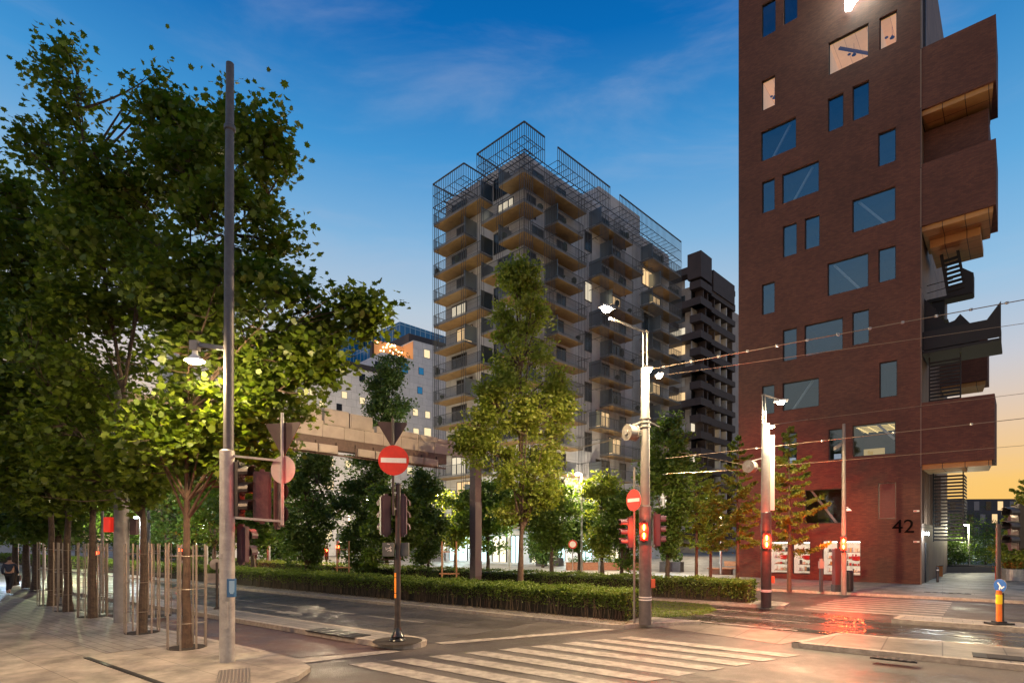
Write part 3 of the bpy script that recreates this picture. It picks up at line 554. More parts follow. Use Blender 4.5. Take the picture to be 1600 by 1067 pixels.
for i, (u0,u1,z0,z1,k) in enumerate(holes):
    w = t_b if False else None; m = MB(); f = .055; d0, d1 = .12, .2
    for q in ((u0,u0+f,z0,z1),(u1-f,u1,z0,z1),(u0+f,u1-f,z0,z0+f),(u0+f,u1-f,z1-f,z1)): m.box(q[0]+.002 if q[0]==u0 else q[0], q[1]-.002 if q[1]==u1 else q[1], d0, d1, q[2]+.002, q[3]-.002)
    if k == 'S' and u1-u0 > 1: pass
    w = m.build('window', wframe, t_b)
    if k == 'P':
        m = MB(); m.box(u0+f,u1-f,.14,.17,z0+f,z1-f)
        for q in range(12): m.box(u0+f,u1-f,.12,.14,z0+f+(z1-z0-.2)*q/12, z0+f+(z1-z0-.2)*q/12+.05)
        m.build('shutter', darkshop, w); continue
    m = MB(); m.add([(u0+f,.16,z0+f),(u1-f,.16,z0+f),(u1-f,.16,z1-f),(u0+f,.16,z1-f)], [(0,1,2,3)]); m.build('pane', glassS if k == 'S' else glass, w)
    lit = k == 'L'; D = 3.2 if k != 'S' else 2.6; e = .0
    m = MB(); A,B,Cc,D_ = (u0,.23),(u1,.23),(u1,D),(u0,D)
    m.add([(u0,D,z0),(u1,D,z0),(u1,D,z1),(u0,D,z1)], [(0,1,2,3)], 0)
    m.add([(u0,.221,z0),(u0,D,z0),(u0,D,z1),(u0,.221,z1)], [(0,1,2,3)], 0); m.add([(u1,.221,z0),(u1,.221,z1),(u1,D,z1),(u1,D,z0)], [(0,1,2,3)], 0)
    m.add([(u0,.221,z1),(u0,D,z1),(u1,D,z1),(u1,.221,z1)], [(0,1,2,3)], 1); m.add([(u0,.221,z0),(u1,.221,z0),(u1,D,z0),(u0,D,z0)], [(0,1,2,3)], 2)
    mats = [litw, litc, dint] if lit else ([litshop, litshop, mat('shop floor', (.5,.45,.4), .5)] if k == 'S' else [dint, mat('dim ceiling', (.12,.12,.13), .8, noise=.2, nscale=.8), dint])
    m.build('room', mats, w)
    if k in 'bBL' and u1-u0 > 1.2:
        m = MB(); h = z1-z0; W = u1-u0
        if k == 'b': m.bar((u0+W*.2,.55,z0), (u0+W*.78,.55,z1), .13)
        elif k == 'B': m.bar((u0+W*.12,.55,z1), (u0+W*.8,.55,z0), .13)
        else: m.bar((u0+W*.2,.8,z1-.06), (u0+W*.85,2.6,z1-.06), .16, .1)
        m.build('brace', braceM if k != 'L' else mat('dark duct', (.12,.1,.08), .6), w)
    if k == 'L':
        m = MB(); c = (u0+(u1-u0)*.55, 1.1, 0)
        m.bar((c[0],c[1],z1), (c[0],c[1],z1-.55), .015); m.lathe((c[0],c[1],z1-.72), [(.13,0),(.05,.12),(.02,.18)], 10); m.lathe((c[0]-.4,1.8,z1-.03), [(.1,0),(.1,.02)], 10); m.build('pendant_lamp', black, w)
    if k == 'd':
        m = MB(); m.box(u0+.2,u1-.2,.5,.55,z0+.1,z0+.42); m.build('blind', emis('pale lit blind', (.9,.92,1), .5), w)
    if k == 'W':
        m = MB(); W = u1-u0
        for q in range(5): m.bar((u0+.1,.5+q*.5,z1-.1),(u1-.1,.6+q*.5,z1-.1), .05, .02)
        for q in range(4): m.bar((u0+.2+W*.24*q,.4,z1-.1),(u0+.3+W*.24*q,3.1,z1-.1), .05, .02)
        m.build('strip_lamp', emis('amber strip lamp', (1,.62,.2), 2.2), w)
        m = MB(); m.bar((u0+W*.55,.45,z1), (u1-.1,.45,z0+.9), .14); m.build('brace', braceM, w)
        m = MB(); m.box(u0+.2,u1-.9,2.2,2.4,z0+.1,z0+.7); m.build('desk', emis('amber lit desk', (1,.6,.2), .7), w)
    if k == 'S':
        rd = random.Random(i); m = MB(); m2 = MB()
        for q in range(4):
            z = z0+.15+q*.42
            m.box(u0+.06,u1-.06,1.1,1.5,z,z+.03)
            x = u0+.1
            while x < u1-.15:
                h = rd.uniform(.08,.34); ww = rd.uniform(.04,.16); (m2.lathe((x+ww/2,1.25,z+.031), [(ww*.3,0),(ww*.5,h*.3),(ww*.25,h*.7),(ww*.4,h)], 8, rd.randrange(5)) if rd.random() < .5 else m2.box(x,x+ww,1.15+rd.uniform(0,.12),1.4,z+.031,z+h,rd.randrange(5))); x += ww+rd.uniform(.01,.08)
        m.build('shelf', mat('shelf wood', (.25,.2,.15), .6), w); m = MB(); m.box(u0+.15,u1-.15,.9,1.0,z1-.12,z1-.08); m.build('strip_light', emis('shop tube', (1,.95,.88), 9), w)
        m2.build('goods', [mat('goods red', (.5,.03,.03), .4), mat('goods cream', (.7,.6,.45), .5), mat('goods dark', (.05,.05,.05), .5), mat('goods brass', (.5,.33,.1), .4, .4), mat('goods grey', (.35,.36,.38), .5)], w)
        m = MB(); m.lathe(((u0+u1)/2+.2,.7,1.35), [(.05,0),(.26,.05),(.3,.28),(.3,.3)], 14); m.build('bowl_lamp', mat('red enamel', (.5,.02,.03), .3), w)
    if i % 3 == 0 and k == 'n':
        m = MB(); m.box(u0+.1,u1-.1,1.4,1.8,z0+.05,z0+.5); m.build('desk', mat('office furniture', (.1,.1,.12), .6), w)
# writing
def text(s, size, fr_loc, parent, mt, rot, name='lettering', ext=.02, align='CENTER'):
    cu = bpy.data.curves.new(name, 'FONT'); cu.body = s; cu.size = size; cu.extrude = ext; cu.align_x = align; cu.align_y = 'CENTER'
    o = bpy.data.objects.new(name, cu); COL.objects.link(o)
    dg = bpy.context.evaluated_depsgraph_get(); me = bpy.data.meshes.new_from_object(o.evaluated_get(dg)); bpy.data.objects.remove(o); bpy.data.curves.remove(cu)
    me.materials.clear(); me.materials.append(mt); o = bpy.data.objects.new(name, me); COL.objects.link(o); o.parent = parent; o.location = fr_loc; o.rotation_euler = rot; return o
p = BR.hit(1411.5, 823, 'y'); text('42', 1.1, (p.x, -.05, p.z), t_b, mat('dark number', (.006,.005,.005), .9, spec=.05), (math.radians(90),0,0), 'house_number', .04)
text('HE', .42, ((holes[28][0]+holes[28][1])/2, .13, 1.95), t_b, white, (math.radians(90),0,0), 'window_lettering', .004)
text('GE', .42, ((holes[28][0]+holes[28][1])/2, .13, 1.5), t_b, white, (math.radians(90),0,0), 'window_lettering', .004)
for py in (798, 846):
    p = BR.hit(1432, py, 'y'); m = MB(); m.box(p.x-.14,p.x+.14,-.012,-.002,p.z-.045,p.z+.045,0); m.box(p.x-.12,p.x+.02,-.015,-.012,p.z-.03,p.z+.02,1); m.build('service_plate', [white, redm], t_b)
# glowing sign letter cut by the top of the frame
p = BR.hit(1322, 22, 'y'); sx, sz = p.x, p.z; m = MB()
m.prism([(sx+u,-.32,sz+v) for u, v in [(0,0),(.3,-.12),(.55,.25),(1.3,.55),(1.75,.6),(1.9,1.0),(1.9,2.6),(1.3,2.6),(1.1,1.2),(.45,1.0),(.3,2.6),(-.02,2.6)]], (0,.16,0)); m.build('illuminated_sign', emis('sign white', (.85,1,.96), 14), t_b)
light(t_b, (sx+.8,-.9,sz+.8), 240, (.75,1,.9), .5, name='sign_light')
m = MB(); m.box(.07,.2,.6,.7,ZT-12,ZT-.5); m.build('drain_pipe', dsteel, t_b)
# wall lamp on the side face, doors, low plinth
p = BR.hit(1443.5, 842, 'x'); m = MB(); m.box(.07,.3,.9,1.1,2.95,3.1); wl = m.build('wall_lamp', whitelamp, t_b); light(t_b, (.55,1.0,2.9), 45, (.85,.95,1), .1, name='wall_lamp_light')
m = MB(); m.box(.004,.08,2.0,3.2,.12,2.5); m.build('door', dsteel, t_b)
m = MB()
for q in range(8): m.box(.004,.12,.6+q*1.3,.75+q*1.3,3.6,7.0)
m.build('fin', mat('timber fin', (.22,.14,.09), .7), t_b)
# projecting brick bays with timber soffits
ochre = brickmat('ochre timber soffit', (.42,.22,.07), (.36,.18,.055), (.05,.03,.015), 1.0, 1.1, .02, off=0, stain=.2, rough=.6)
def bay(x0, x1, y0, y1, zb, zt, in_=.25, par=0):
    m = MB(); m.box(x0,x1,y0,y1,zb,zt); b = m.build('brick_bay', brick, t_b)
    m = MB(); m.prism([(x0+.05,y0+.15,zb-.003),(x1-.12,y0+.15,zb-.003),(x1-.35,y1-.05,zb-.003),(x0+.05,y1-.05,zb-.003)], (0,0,-.28), 0); m.build('soffit', ochre, b); return b
bay(.01, 3.3, .02, 3.7, 27.1, 30.6)
bay(.01, 3.3, .02, 3.7, 20.5, 24.0)
bay(.01, 3.25, .02, 3.5, 6.95, 10.45)
bay(.01, 2.6, 10.6, 13.2, 13.5, 16.3)
m = MB(); m.box(.02,2.95,1.5,5.2,24.0,26.6); m.box(.02,2.7,2.4,6.0,26.6,27.6); m.build('set_back_wall', brick, t_b)
m = MB(); m.box(.3,2.6,1.6,5.0,19.75,20.2); m.build('soffit', ochre, t_b)
# external steel stair: landings, flights, louvre screens
st = mat('black steel stair', (.008,.007,.007), .7)
m = MB(); m.box(.05,3.5,.35,3.4,13.3,13.45); lnd = m.build('stair_landing', st, t_b)
m = MB(); m.box(.05,3.45,.35,.39,13.5,14.55); m.box(3.42,3.46,.4,3.4,13.45,14.55); m.prism([(2.2,.33,13.5),(3.5,.33,13.5),(3.5,.33,15.4)], (0,.02,0)); m.build('balustrade', st, lnd)
m = MB()
m.prism([(.1,.8,13.45),(2.6,.8,13.45),(2.5,.8,14.2),(1.75,.8,15.3),(1.5,.8,15.0),(1.1,.8,14.9),(.55,.8,16.0),(.1,.8,16.6)], (0,.05,0))
for q in range(8): m.bar((.3+.2*q,.9,16.2-.26*q),(.3+.2*q,2.0,16.2-.26*q), .2, .05)
m.build('stair_flight', st, t_b)
m = MB(); m.box(.05,2.2,2.6,3.6,16.9,17.1); l2 = m.build('stair_landing', st, t_b)
m = MB(); m.bar((.05,2.62,17.95),(1.3,2.62,18.0),.035); m.bar((.05,2.62,17.5),(1.3,2.62,17.6),.03); m.box(1.1,2.25,2.56,2.6,16.95,17.6); m.box(2.2,2.24,2.6,3.6,16.95,18.1); m.box(.3,.9,2.7,3.5,13.5,16.9); m.build('balustrade', st, l2)
m = MB()
for q in range(8): m.bar((1.1-.03*q,2.65,17.3+.27*q),(1.85-.03*q,2.65,17.35+.27*q), .3, .07)
m.bar((1.1,2.6,17.0),(.75,2.6,19.6),.06,.16); m.prism([(1.8,2.58,17.2),(2.2,2.58,17.6),(2.2,2.58,18.1),(1.75,2.58,18.5),(1.6,2.58,19.6),(1.45,2.58,19.6)], (0,.05,0)); m.build('stair_flight', st, t_b)
for zz0, zz1, nm in ((10.6,13.2,0),(2.6,6.7,1)):
    m = MB(); n = int((zz1-zz0)/.2)
    for q in range(n): m.box(.32,1.72,3.0 if nm else 1.0,3.06 if nm else 1.06,zz0+.2*q,zz0+.2*q+.11)
    for x in (.3,1.72): m.box(x,x+.06,(3.0 if nm else 1.0)-.03,(3.0 if nm else 1.0)+.1,zz0-.05,zz1)
    for q in range(n): m.box(1.76,1.8,3.2,5.2,zz0+.2*q,zz0+.2*q+.11) if nm else None
    m.build('louvre_screen', st, t_b)
# ================================================================ apartment block with cage
AP = Frame((1.19, 56, 0), math.atan2(-.696, .718))
t_a = thing('apartment_block', 'pale apartment block with staggered balconies wrapped in a thin steel lattice cage', 'building', AP.C, AP.ang)
plaster = brickmat('pale wall panels', (.5,.51,.53), (.45,.46,.48), (.3,.31,.32), 2.9, 2.9, .03, wall=True, stain=.2, off=0)
cage = mat('cage steel', (.075,.078,.082), .5, .3); rail = mat('railing slats', (.085,.09,.095), .55, .2); wood = mat('timber soffit', (.27,.17,.07), .65, noise=.2, nscale=1.5); slabm = mat('balcony edge', (.15,.145,.14), .6)
XA, YA = -14.3, 31.7
m = MB(); m.box(XA,-1.9,1.9,YA,0.1,42.2); m.box(-6,-2.2,15.5,24.6,42.2,44.9); m.box(-9,-4,4,12,42.2,43.3); m.build('wall', plaster, t_a)
gl_d = glassmat('apartment glass', (.25,.27,.3), .42); gl_l = emis('warm lit room', (1,.66,.32), 1.1); gl_c = emis('pale lit room', (1,.86,.62), .9); wf = mat('dark frame', (.03,.03,.032), .5); dkroom = mat('dark room', (.012,.014,.018), .25)
rd = random.Random(4)
def ap_window(ax, a, b, z0, z1, fixed=None):
    m = MB(); f = .09
    def bx(u0,u1,z0,z1,d0,d1):
        if ax == 'y': m.box(u0,u1,1.9-d1,1.9-d0,z0,z1)
        else: m.box(-1.9+d0,-1.9+d1,u0,u1,z0,z1)
    bx(a,a+f,z0,z1,0.002,.07); bx(b-f,b,z0,z1,.002,.07); bx(a+f,b-f,z0,z0+f,.002,.07); bx(a+f,b-f,z1-f,z1,.002,.07)
    n = max(1, round((b-a)/.95))
    for q in range(1, n): u = a+(b-a)*q/n; bx(u-.04,u+.04,z0+f,z1-f,.002,.06)
    w = m.build('window', wf, t_a); m = MB(); bx(a+f,b-f,z0+f,z1-f,.003,.03)
    r = rd.random() if fixed is None else fixed
    m.build('pane', gl_l if r < .1 else (gl_c if r < .16 else dkroom), w)
for k in range(13):
    z = 4.0+2.9*k
    ev = k % 2 == 0
    for a, b in ([(-13.2,-10.6),(-6.2,-3.9)] if ev else [(-12.3,-9.6),(-5.6,-3.2)]): ap_window('y', a, b, z+.12, z+2.35, fixed={(1,0):.05,(8,0):.12,(11,1):.12}.get((k,0 if a < -8 else 1)))
    for j, (a, b) in enumerate([(3.2,5.0),(7.2,8.8),(14.4,17.2),(19.4,20.8),(26.4,29.2)] if ev else [(2.4,3.8),(6.2,8.4),(12.2,13.6),(17.0,19.6),(24.6,27.4)]): ap_window('x', a, b, z+.12, z+2.35)
def railing(m, x0, x1, y0, y1, z):
    """slatted balustrade along one straight side"""
    L = math.hypot(x1-x0, y1-y0); n = max(2, int(L/.17)); d = Vector((x1-x0,y1-y0,0))/L
    for q in range(n+1): p = Vector((x0,y0,z))+d*(L*q/n); m.obox(p+Vector((0,0,.55)), d, Vector((-d.y,d.x,0)), (0,0,1), .02, .01, .53)
    m.bar((x0,y0,z+1.1),(x1,y1,z+1.1),.05); m.bar((x0,y0,z+.06),(x1,y1,z+.06),.04)
def balcony(poly, rails, z, screens=()):
    m = MB(); m.prism([(x,y,z) for x,y in poly], (0,0,.22), 0); b = m.build('balcony', slabm, t_a)
    m = MB(); cx = sum(p[0] for p in poly)/len(poly); cy = sum(p[1] for p in poly)/len(poly)
    m.prism([(x,y,z-.004) for x,y in poly], (0,0,-.03)); m.build('soffit', wood, b)
    m = MB()
    for r in rails: railing(m, *r, z+.22)
    m.build('railing', rail, b)
    if screens:
        m = MB()
        for x0,x1,y0,y1 in screens: m.box(x0,x1,y0,y1,z+.3,z+2.0)
        m.build('privacy_screen', glassmat('frosted screen', (.45,.5,.5), .2, .3) if 'frosted screen' not in MC else MC['frosted screen'], b)
    if rd.random() < .62:
        for q in range(rd.randint(1,2)):
            m = MB()
            i = rd.randrange(len(rails)); r = rails[i]; f = rd.uniform(.1,.9); X = r[0]+(r[1]-r[0])*f-.35; Y_ = r[2]+(r[3]-r[2])*f+.35; h = rd.uniform(.5,1.3)
            m.lathe((X,Y_,z+.22), [(.14,0),(.17,.3),(.3,.45),(.28,h*.8),(.05,h)], 7); m.build('potted_plant', mat('potted greenery', (.03,.045,.02), .9, noise=.5), b)
for k in range(13):
    z = 4.0+2.9*k-.22; ev = k % 2 == 0; a = -6.35 if ev else -8.9; c = -3.65 if ev else -6.3; s = 10.2 if ev else 2.9; y = 1.88; o = .05
    balcony([(XA+o,o),(a,o),(a,y),(XA+o,y)], [(XA+o,a,o,o),(XA+o,XA+o,o,y)], z, [(a-.05,a,o+.05,y)])
    balcony([(c,o),(-o,o),(-o,s),(-y,s),(-y,y),(c,y)], [(c,-o,o,o),(-o,-o,o,s)], z, [(c,c+.05,o+.05,y)])
    for y0, y1 in ([(13,19.6),(24.2,31.6)] if ev else [(5.2,9.6),(15.2,22),(26.2,31.6)]):
        balcony([(-o,y0),(-o,y1),(-y,y1),(-y,y0)], [(-o,-o,y0,y1)], z, [(-1.8,-.1,y0,y0+.05)])
# lattice cage: roof bands and vertical rods
m = MB(); Z0, Z1 = 40.7, 43.4
def band(x0,y0,x1,y1,inner,zb=Z0):
    L = math.hypot(x1-x0,y1-y0); d = Vector((x1-x0,y1-y0,0))/L; n = int(L/.3); A = Vector((x0,y0,0))
    for z in (zb, Z1): m.bar(A+Vector((0,0,z)), A+d*L+Vector((0,0,z)), .12 if z == Z1 else .07)
    m.bar(A+Vector((0,0,Z1-1.35)), A+d*L+Vector((0,0,Z1-1.35)), .05)
    for q in range(n+1): p = A+d*(L*q/n); m.bar(p+Vector((0,0,zb)), p+Vector((0,0,Z1)), .045)
    for q in range(0, n+1, 3): p = A+d*(L*q/n); i = Vector((*inner,0)); m.bar(p+Vector((0,0,zb)), p+i+Vector((0,0,zb)), .05); m.bar(p+Vector((0,0,Z1-1.35)), p+i+Vector((0,0,Z1-1.35)), .04)
    for f in (.33,.66,1): i = Vector((*inner,0))*f; m.bar(A+i+Vector((0,0,zb)), A+i+d*L+Vector((0,0,zb)), .045)
band(XA,0,-8.93,0,(0,2.6)); band(XA,0,XA,3.2,(2,0)); band(-8.93,0,-8.93,3.2,(-1.5,0)); band(-6.84,0,0,0,(0,2.6)); band(-6.84,0,-6.84,3.2,(1.5,0)); band(0,0,0,3.05,(-2.6,0))
band(0,5.12,0,14.6,(-2.6,0)); band(0,16.6,0,31.6,(-2.6,0)); m.bar((XA,0,Z0),(0,0,Z0),.06); m.bar((0,0,Z0),(0,YA,Z0),.06)
m.build('roof_lattice', cage, t_a)
m = MB()
def rods(x0,y0,x1,y1,sp=.26,r=.016,zb=3.2,zt=Z0):
    L = math.hypot(x1-x0,y1-y0); n = max(1,int(L/sp))
    for q in range(n+1): x = x0+(x1-x0)*q/n; y = y0+(y1-y0)*q/n; m.bar((x,y,zb),(x,y,zt),r*2)
for a, b in [(-14.3,-13.2),(-9.3,-8.6),(-6.7,-5.8),(-3.8,-3.0),(-.6,0)]: rods(a,-.03,b,-.03)
for a, b in [(0,1.2),(3.0,4.6),(8.6,11),(12.6,14.2),(15.4,17.6),(19.4,21.6),(23,26.6),(28.4,31.7)]: rods(.03,a,.03,b)
rods(XA-.03,0,XA-.03,1.9)
m.build('cage_rods', cage, t_a)
for k in range(12):
    for y in (5.0,10.8,13.0,22.4,24.0):
        z = 5.4+2.9*k; m = MB(); m.bar((-1.88,y,z),(.03,y,z),.05); m.bar((-1.0,y+.025,z),(-1.0,y+.6,z),.04); m.build('cage_bracket', cage, t_a)
# ground floor shop fronts
cy = emis('cool shop light', (.7,.98,1), 2.6); cy2 = emis('warm shop light', (1,.86,.6), 1.6)
def front(ax, a, b, z0, z1, mt, lab=None):
    m = MB(); f = .1
    def bx(u0,u1,z0,z1,d0,d1):
        if ax == 'y': m.box(u0,u1,1.9-d1,1.9-d0,z0,z1)
        else: m.box(-1.9+d0,-1.9+d1,u0,u1,z0,z1)
    for q in range(3): u = a+(b-a-f)*q/2; bx(u,u+f,z0,z1,.004,.12)
    bx(a+f,b-f,z1-f,z1,.005,.11); w = m.build('shop_front', wf, t_a); m = MB(); bx(a+f,b-f,z0,z1-f,.004,.05); m.build('lit_pane', mt, w)
for a, b, mt in [(-13.6,-10.4,cy),(-9.6,-7.2,cy),(-6.4,-4.2,cy2),(-3.6,-2.3,cy)]: front('y', a, b, .3, 3.1, mt)
for a, b, mt in [(3.0,5.6,cy2),(7.2,8.6,cy),(11,13.6,cy),(17.2,19.4,cy2),(24,26.6,cy)]: front('x', a, b, .3, 3.0, mt)
light(t_a, (-9.5,-1.2,3.2), 500, (.7,.96,1), .4, name='shop_light'); light(t_a, (1.6,5.5,3.2), 420, (.75,.97,1), .4, name='shop_light'); light(t_a, (1.6,14,3.2), 300, (.8,.95,1), .4, name='shop_light')
m = MB(); m.lathe((-9.5,-1.2,3.2), [(.2,0),(.3,.1),(.2,.2)], 12); m.lathe((1.6,5.5,3.2), [(.2,0),(.3,.1),(.2,.2)], 12); m.build('shop_lamp', whitelamp, t_a)
# ================================================================ dark tower behind
DK = Frame((34.2, 104, 0), math.atan2(-.696, .718)); t_d = thing('dark_apartment_tower', 'dark brown apartment tower with banded balconies between the lattice block and the brick tower', 'building', DK.C, DK.ang)
dkm = mat('dark brown cladding', (.035,.022,.02), .7, noise=.3, nscale=.8)
m = MB(); m.box(-9,-2.2,2.2,30,0,50); m.box(-9,-6,0,30,50,50.5); m.build('wall', mat('grey brown core', (.3,.27,.25), .7, noise=.2, nscale=.6), t_d)
m = MB()
for k in range(17):
    z = 3.2+3.05*k
    m.box(-9,-5.5 if k%2 else -.4,0,2.2,z-.5,z+.75) if k%2 else m.box(-9,-.02,0.02,2.2,z-.5,z+.8)
    m.box(-2.2,0,.03,4.6,z-.5,z+.85) ; m.box(-2.2,-.4,5.2,16,z-.45,z+(.9 if k%2 else .6))
m.box(-2.6,0.05,0,4.4,50.3,55); m.box(-2.6,-.2,5.6,15.2,49.5,53.4); m.build('balcony_band', dkm, t_d)
for k in range(16):
    z = 4.2+3.05*k
    for y in ((2.6,) if k%2 else (1.6,3.4)): m = MB(); m.box(-1.95,-.35,y,y+.35,z-.1,z+1.6); m.build('balcony_post', dkm, t_d)
    for y in (7,9.5,12.4,15): m = MB(); m.box(-2.0,-.7,y,y+.3,z-.2,z+1.5); m.build('balcony_post', mat('pale post', (.4,.4,.4), .6) if y > 9 and y < 13 else dkm, t_d)
for k in range(16):
    z = 4.0+3.05*k
    for j, (y0, y1) in enumerate([(.6,3.8),(5.4,6.6),(7.6,11.2),(12.4,15.6)]):
        r = rd.random(); m = MB(); m.box(-2.19,-2.12,y0,y1,z+.1,z+1.9); m.build('window', mat('grey blind window', (.35,.36,.38), .4) if r < .4 else (gl_l if r < .62 else (gl_c if r < .78 else dkroom)), t_d)
    m = MB(); m.box(-8.6,-4.2,2.1,2.17,z+.1,z+2.0); m.build('window', {2:gl_l,8:gl_l,11:gl_l,12:gl_c,4:gl_l}.get(k, dkroom if k%3 else mat('grey blind window'), ), t_d)
# ================================================================ white office with square windows
WH = Frame((-28.5, 90, 0), math.atan2(.67, .742)); t_w = thing('white_office', 'white stone office with small square windows and lit roof terrace', 'building', WH.C, WH.ang)
stone = brickmat('white stone panels', (.72,.69,.67), (.67,.645,.63), (.5,.48,.46), 1.8, 1.2, .03, wall=True, stain=.18, rough=.7)
def wh(px, py): return WH.hit(px, py, 'y')
xa, xb, xc, xd = wh(300,700).x, wh(597,600).x, wh(646,600).x, wh(700,600).x
m = MB(); m.box(xa,xb,0,20,0,30.3); m.box(xb,xc,0,20,0,34.0); m.box(xc,xd+16,0,20,0,37.4); m.build('wall', stone, t_w)
m = MB(); m.box(xa,xb,-.05,.4,30.3,31.2); m.box(xb,xc,3.5,4.2,34.0,36.6); m.box(xc,xd+14,1.5,9,37.4,39); m.build('roof_parapet', mat('dark roof cladding', (.045,.032,.03), .6), t_w)
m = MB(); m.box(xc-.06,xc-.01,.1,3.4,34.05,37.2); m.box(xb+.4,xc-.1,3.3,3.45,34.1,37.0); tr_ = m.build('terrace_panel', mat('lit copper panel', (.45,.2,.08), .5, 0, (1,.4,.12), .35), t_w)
m = MB(); rr_ = random.Random(3)
for q in range(26): x = xb+.8+(xc-xb-1.2)*rr_.random(); m.lathe((x, 3.1, 34.8+rr_.random()*2.1), [(.09,0),(.1,.1),(.02,.18)], 6)
m.build('string_lights', emis('string bulb', (1,.7,.35), 14), t_w)
wlit = emis('lit office window', (1,.8,.45), 1.1); wdk = glassmat('blue office glass', (.1,.2,.3), .75)
bluew = mat('blue window', (.01,.12,.25), .1, 0, (.0,.16,.34), .5)
WW = [(538,617,9,'l'),(566,626,9,'l'),(516,722,10,'l'),(544,725,9,'l'),(515,757,13,'l'),(544,760,9,'l'),(513,797,14,'d'),(513,835,11,'l'),(632,575,12,'b'),(608,568,8,'b'),(658,580,9,'b'),(656,610,9,'b'),(667,553,11,'l'),(649,644,9,'l'),(668,648,9,'l'),(650,675,10,'l'),(668,676,13,'l'),(488,612,9,'l'),(590,570,9,'d'),(566,590,10,'d'),(470,720,9,'l'),(440,712,9,'l'),(455,800,10,'l'),(560,800,9,'l'),(576,766,9,'l'),(640,735,9,'l'),(660,745,9,'l'),(430,760,10,'l'),(402,750,9,'d'),(620,760,9,'d'),(545,690,9,'l'),(600,648,9,'l'),(620,680,9,'l')]
gx = rr_2 = random.Random(12)
for r_ in range(8):
    for c_ in range(15):
        px_g = 330+c_*27+(r_%2)*11; z_g = 5.6+3.6*r_; p = WH.hit(px_g, 700, 'y'); Yg = (WH.C+WH.ex*p.x).y; py_g = HZ-(z_g-H)*F/Yg
        if z_g < 28 and px_g < 600 and all(abs(q[0]-px_g) > 20 or abs(q[1]-py_g) > 18 for q in WW) and gx.random() < .8: WW.append((px_g, py_g, 8.5, 'l' if gx.random() < .6 else 'd'))
for px, py, s, k in WW[:99]:
    p = wh(px, py); e = s*math.hypot(*WH.C[:2])/F*.52*(1 if px < 600 else 1.1); m = MB(); m.box(p.x-e,p.x+e,-.03,.02,p.z-e*1.15,p.z+e*1.15); w = m.build('window', wf if k != 'b' else wf, t_w)
    m = MB(); m.box(p.x-e*.9,p.x+e*.9,-.05,-.03,p.z-e*1.05,p.z+e*1.05 if k != 'l' else p.z+e*1.05); m.build('pane', {'l':wlit,'b':bluew,'d':dkroom}[k], w)
x = xa
while x < xd+8:
    m = MB(); m.box(x,x+1.6,-.06,-.01,.3,3.6); w = m.build('street_window', mat('grey shop glass', (.12,.13,.15), .2), t_w)
    if rr_.random() < .6: m = MB(); m.box(x+.2,x+1.4,-.09,-.061,.5,3.2); m.build('lit_pane', emis('street window glow', (1,.9,.72), 1.3), w)
    x += 3.4
# ================================================================ blue glass office behind
BL = Frame((-26.4, 135, 0), math.atan2(-.696,.718)); t_g = thing('blue_glass_office', 'blue glass office blocks stacked behind the white office roof', 'building', BL.C, BL.ang)
curt = brickmat('blue curtain wall', (.004,.11,.27), (.006,.15,.36), (.2,.36,.5), 1.5, 3.8, .11, wall=True, off=0, rough=.18, stain=.15, bump=0)
m = MB(); m.box(-16,0,0,24,0,53.8); m.build('glass_block', curt, t_g)
m = MB(); m.box(-12,-.3,-8,-.02,0,46.5); m.build('glass_block', curt, t_g)
m = MB(); m.box(-44,-14.5,-9.5,-1,0,54.5); m.box(-40,-16.05,-.9,12,0,55.6); m.build('glass_block', curt, t_g)
m = MB(); m.box(-46,-12.5,-16,-9.6,0,48.6); m.build('glass_block', curt, t_g)
# ================================================================ long dark office at the far right
DR = Frame((88, 118, 0), 0); t_r = thing('long_dark_office', 'long low dark office block with staggered windows at the far right', 'building', DR.C, math.radians(-4))
m = MB(); m.box(-8,60,0,14,0,10.9); m.build('wall', mat('dark blue grey panel', (.035,.037,.05), .6, noise=.3, nscale=.5), t_r)
for r_ in range(4):
    for c_ in range(16):
        x = -6+c_*2.3+(1.1 if r_%2 else 0); q = rd.random(); m = MB(); m.box(x,x+1.0,-.05,.01,.8+r_*2.6,2.6+r_*2.6); m.build('window', gl_l if q < .08 else mat('dusky window', (.16,.17,.2), .3) if q < .55 else dkroom, t_r)
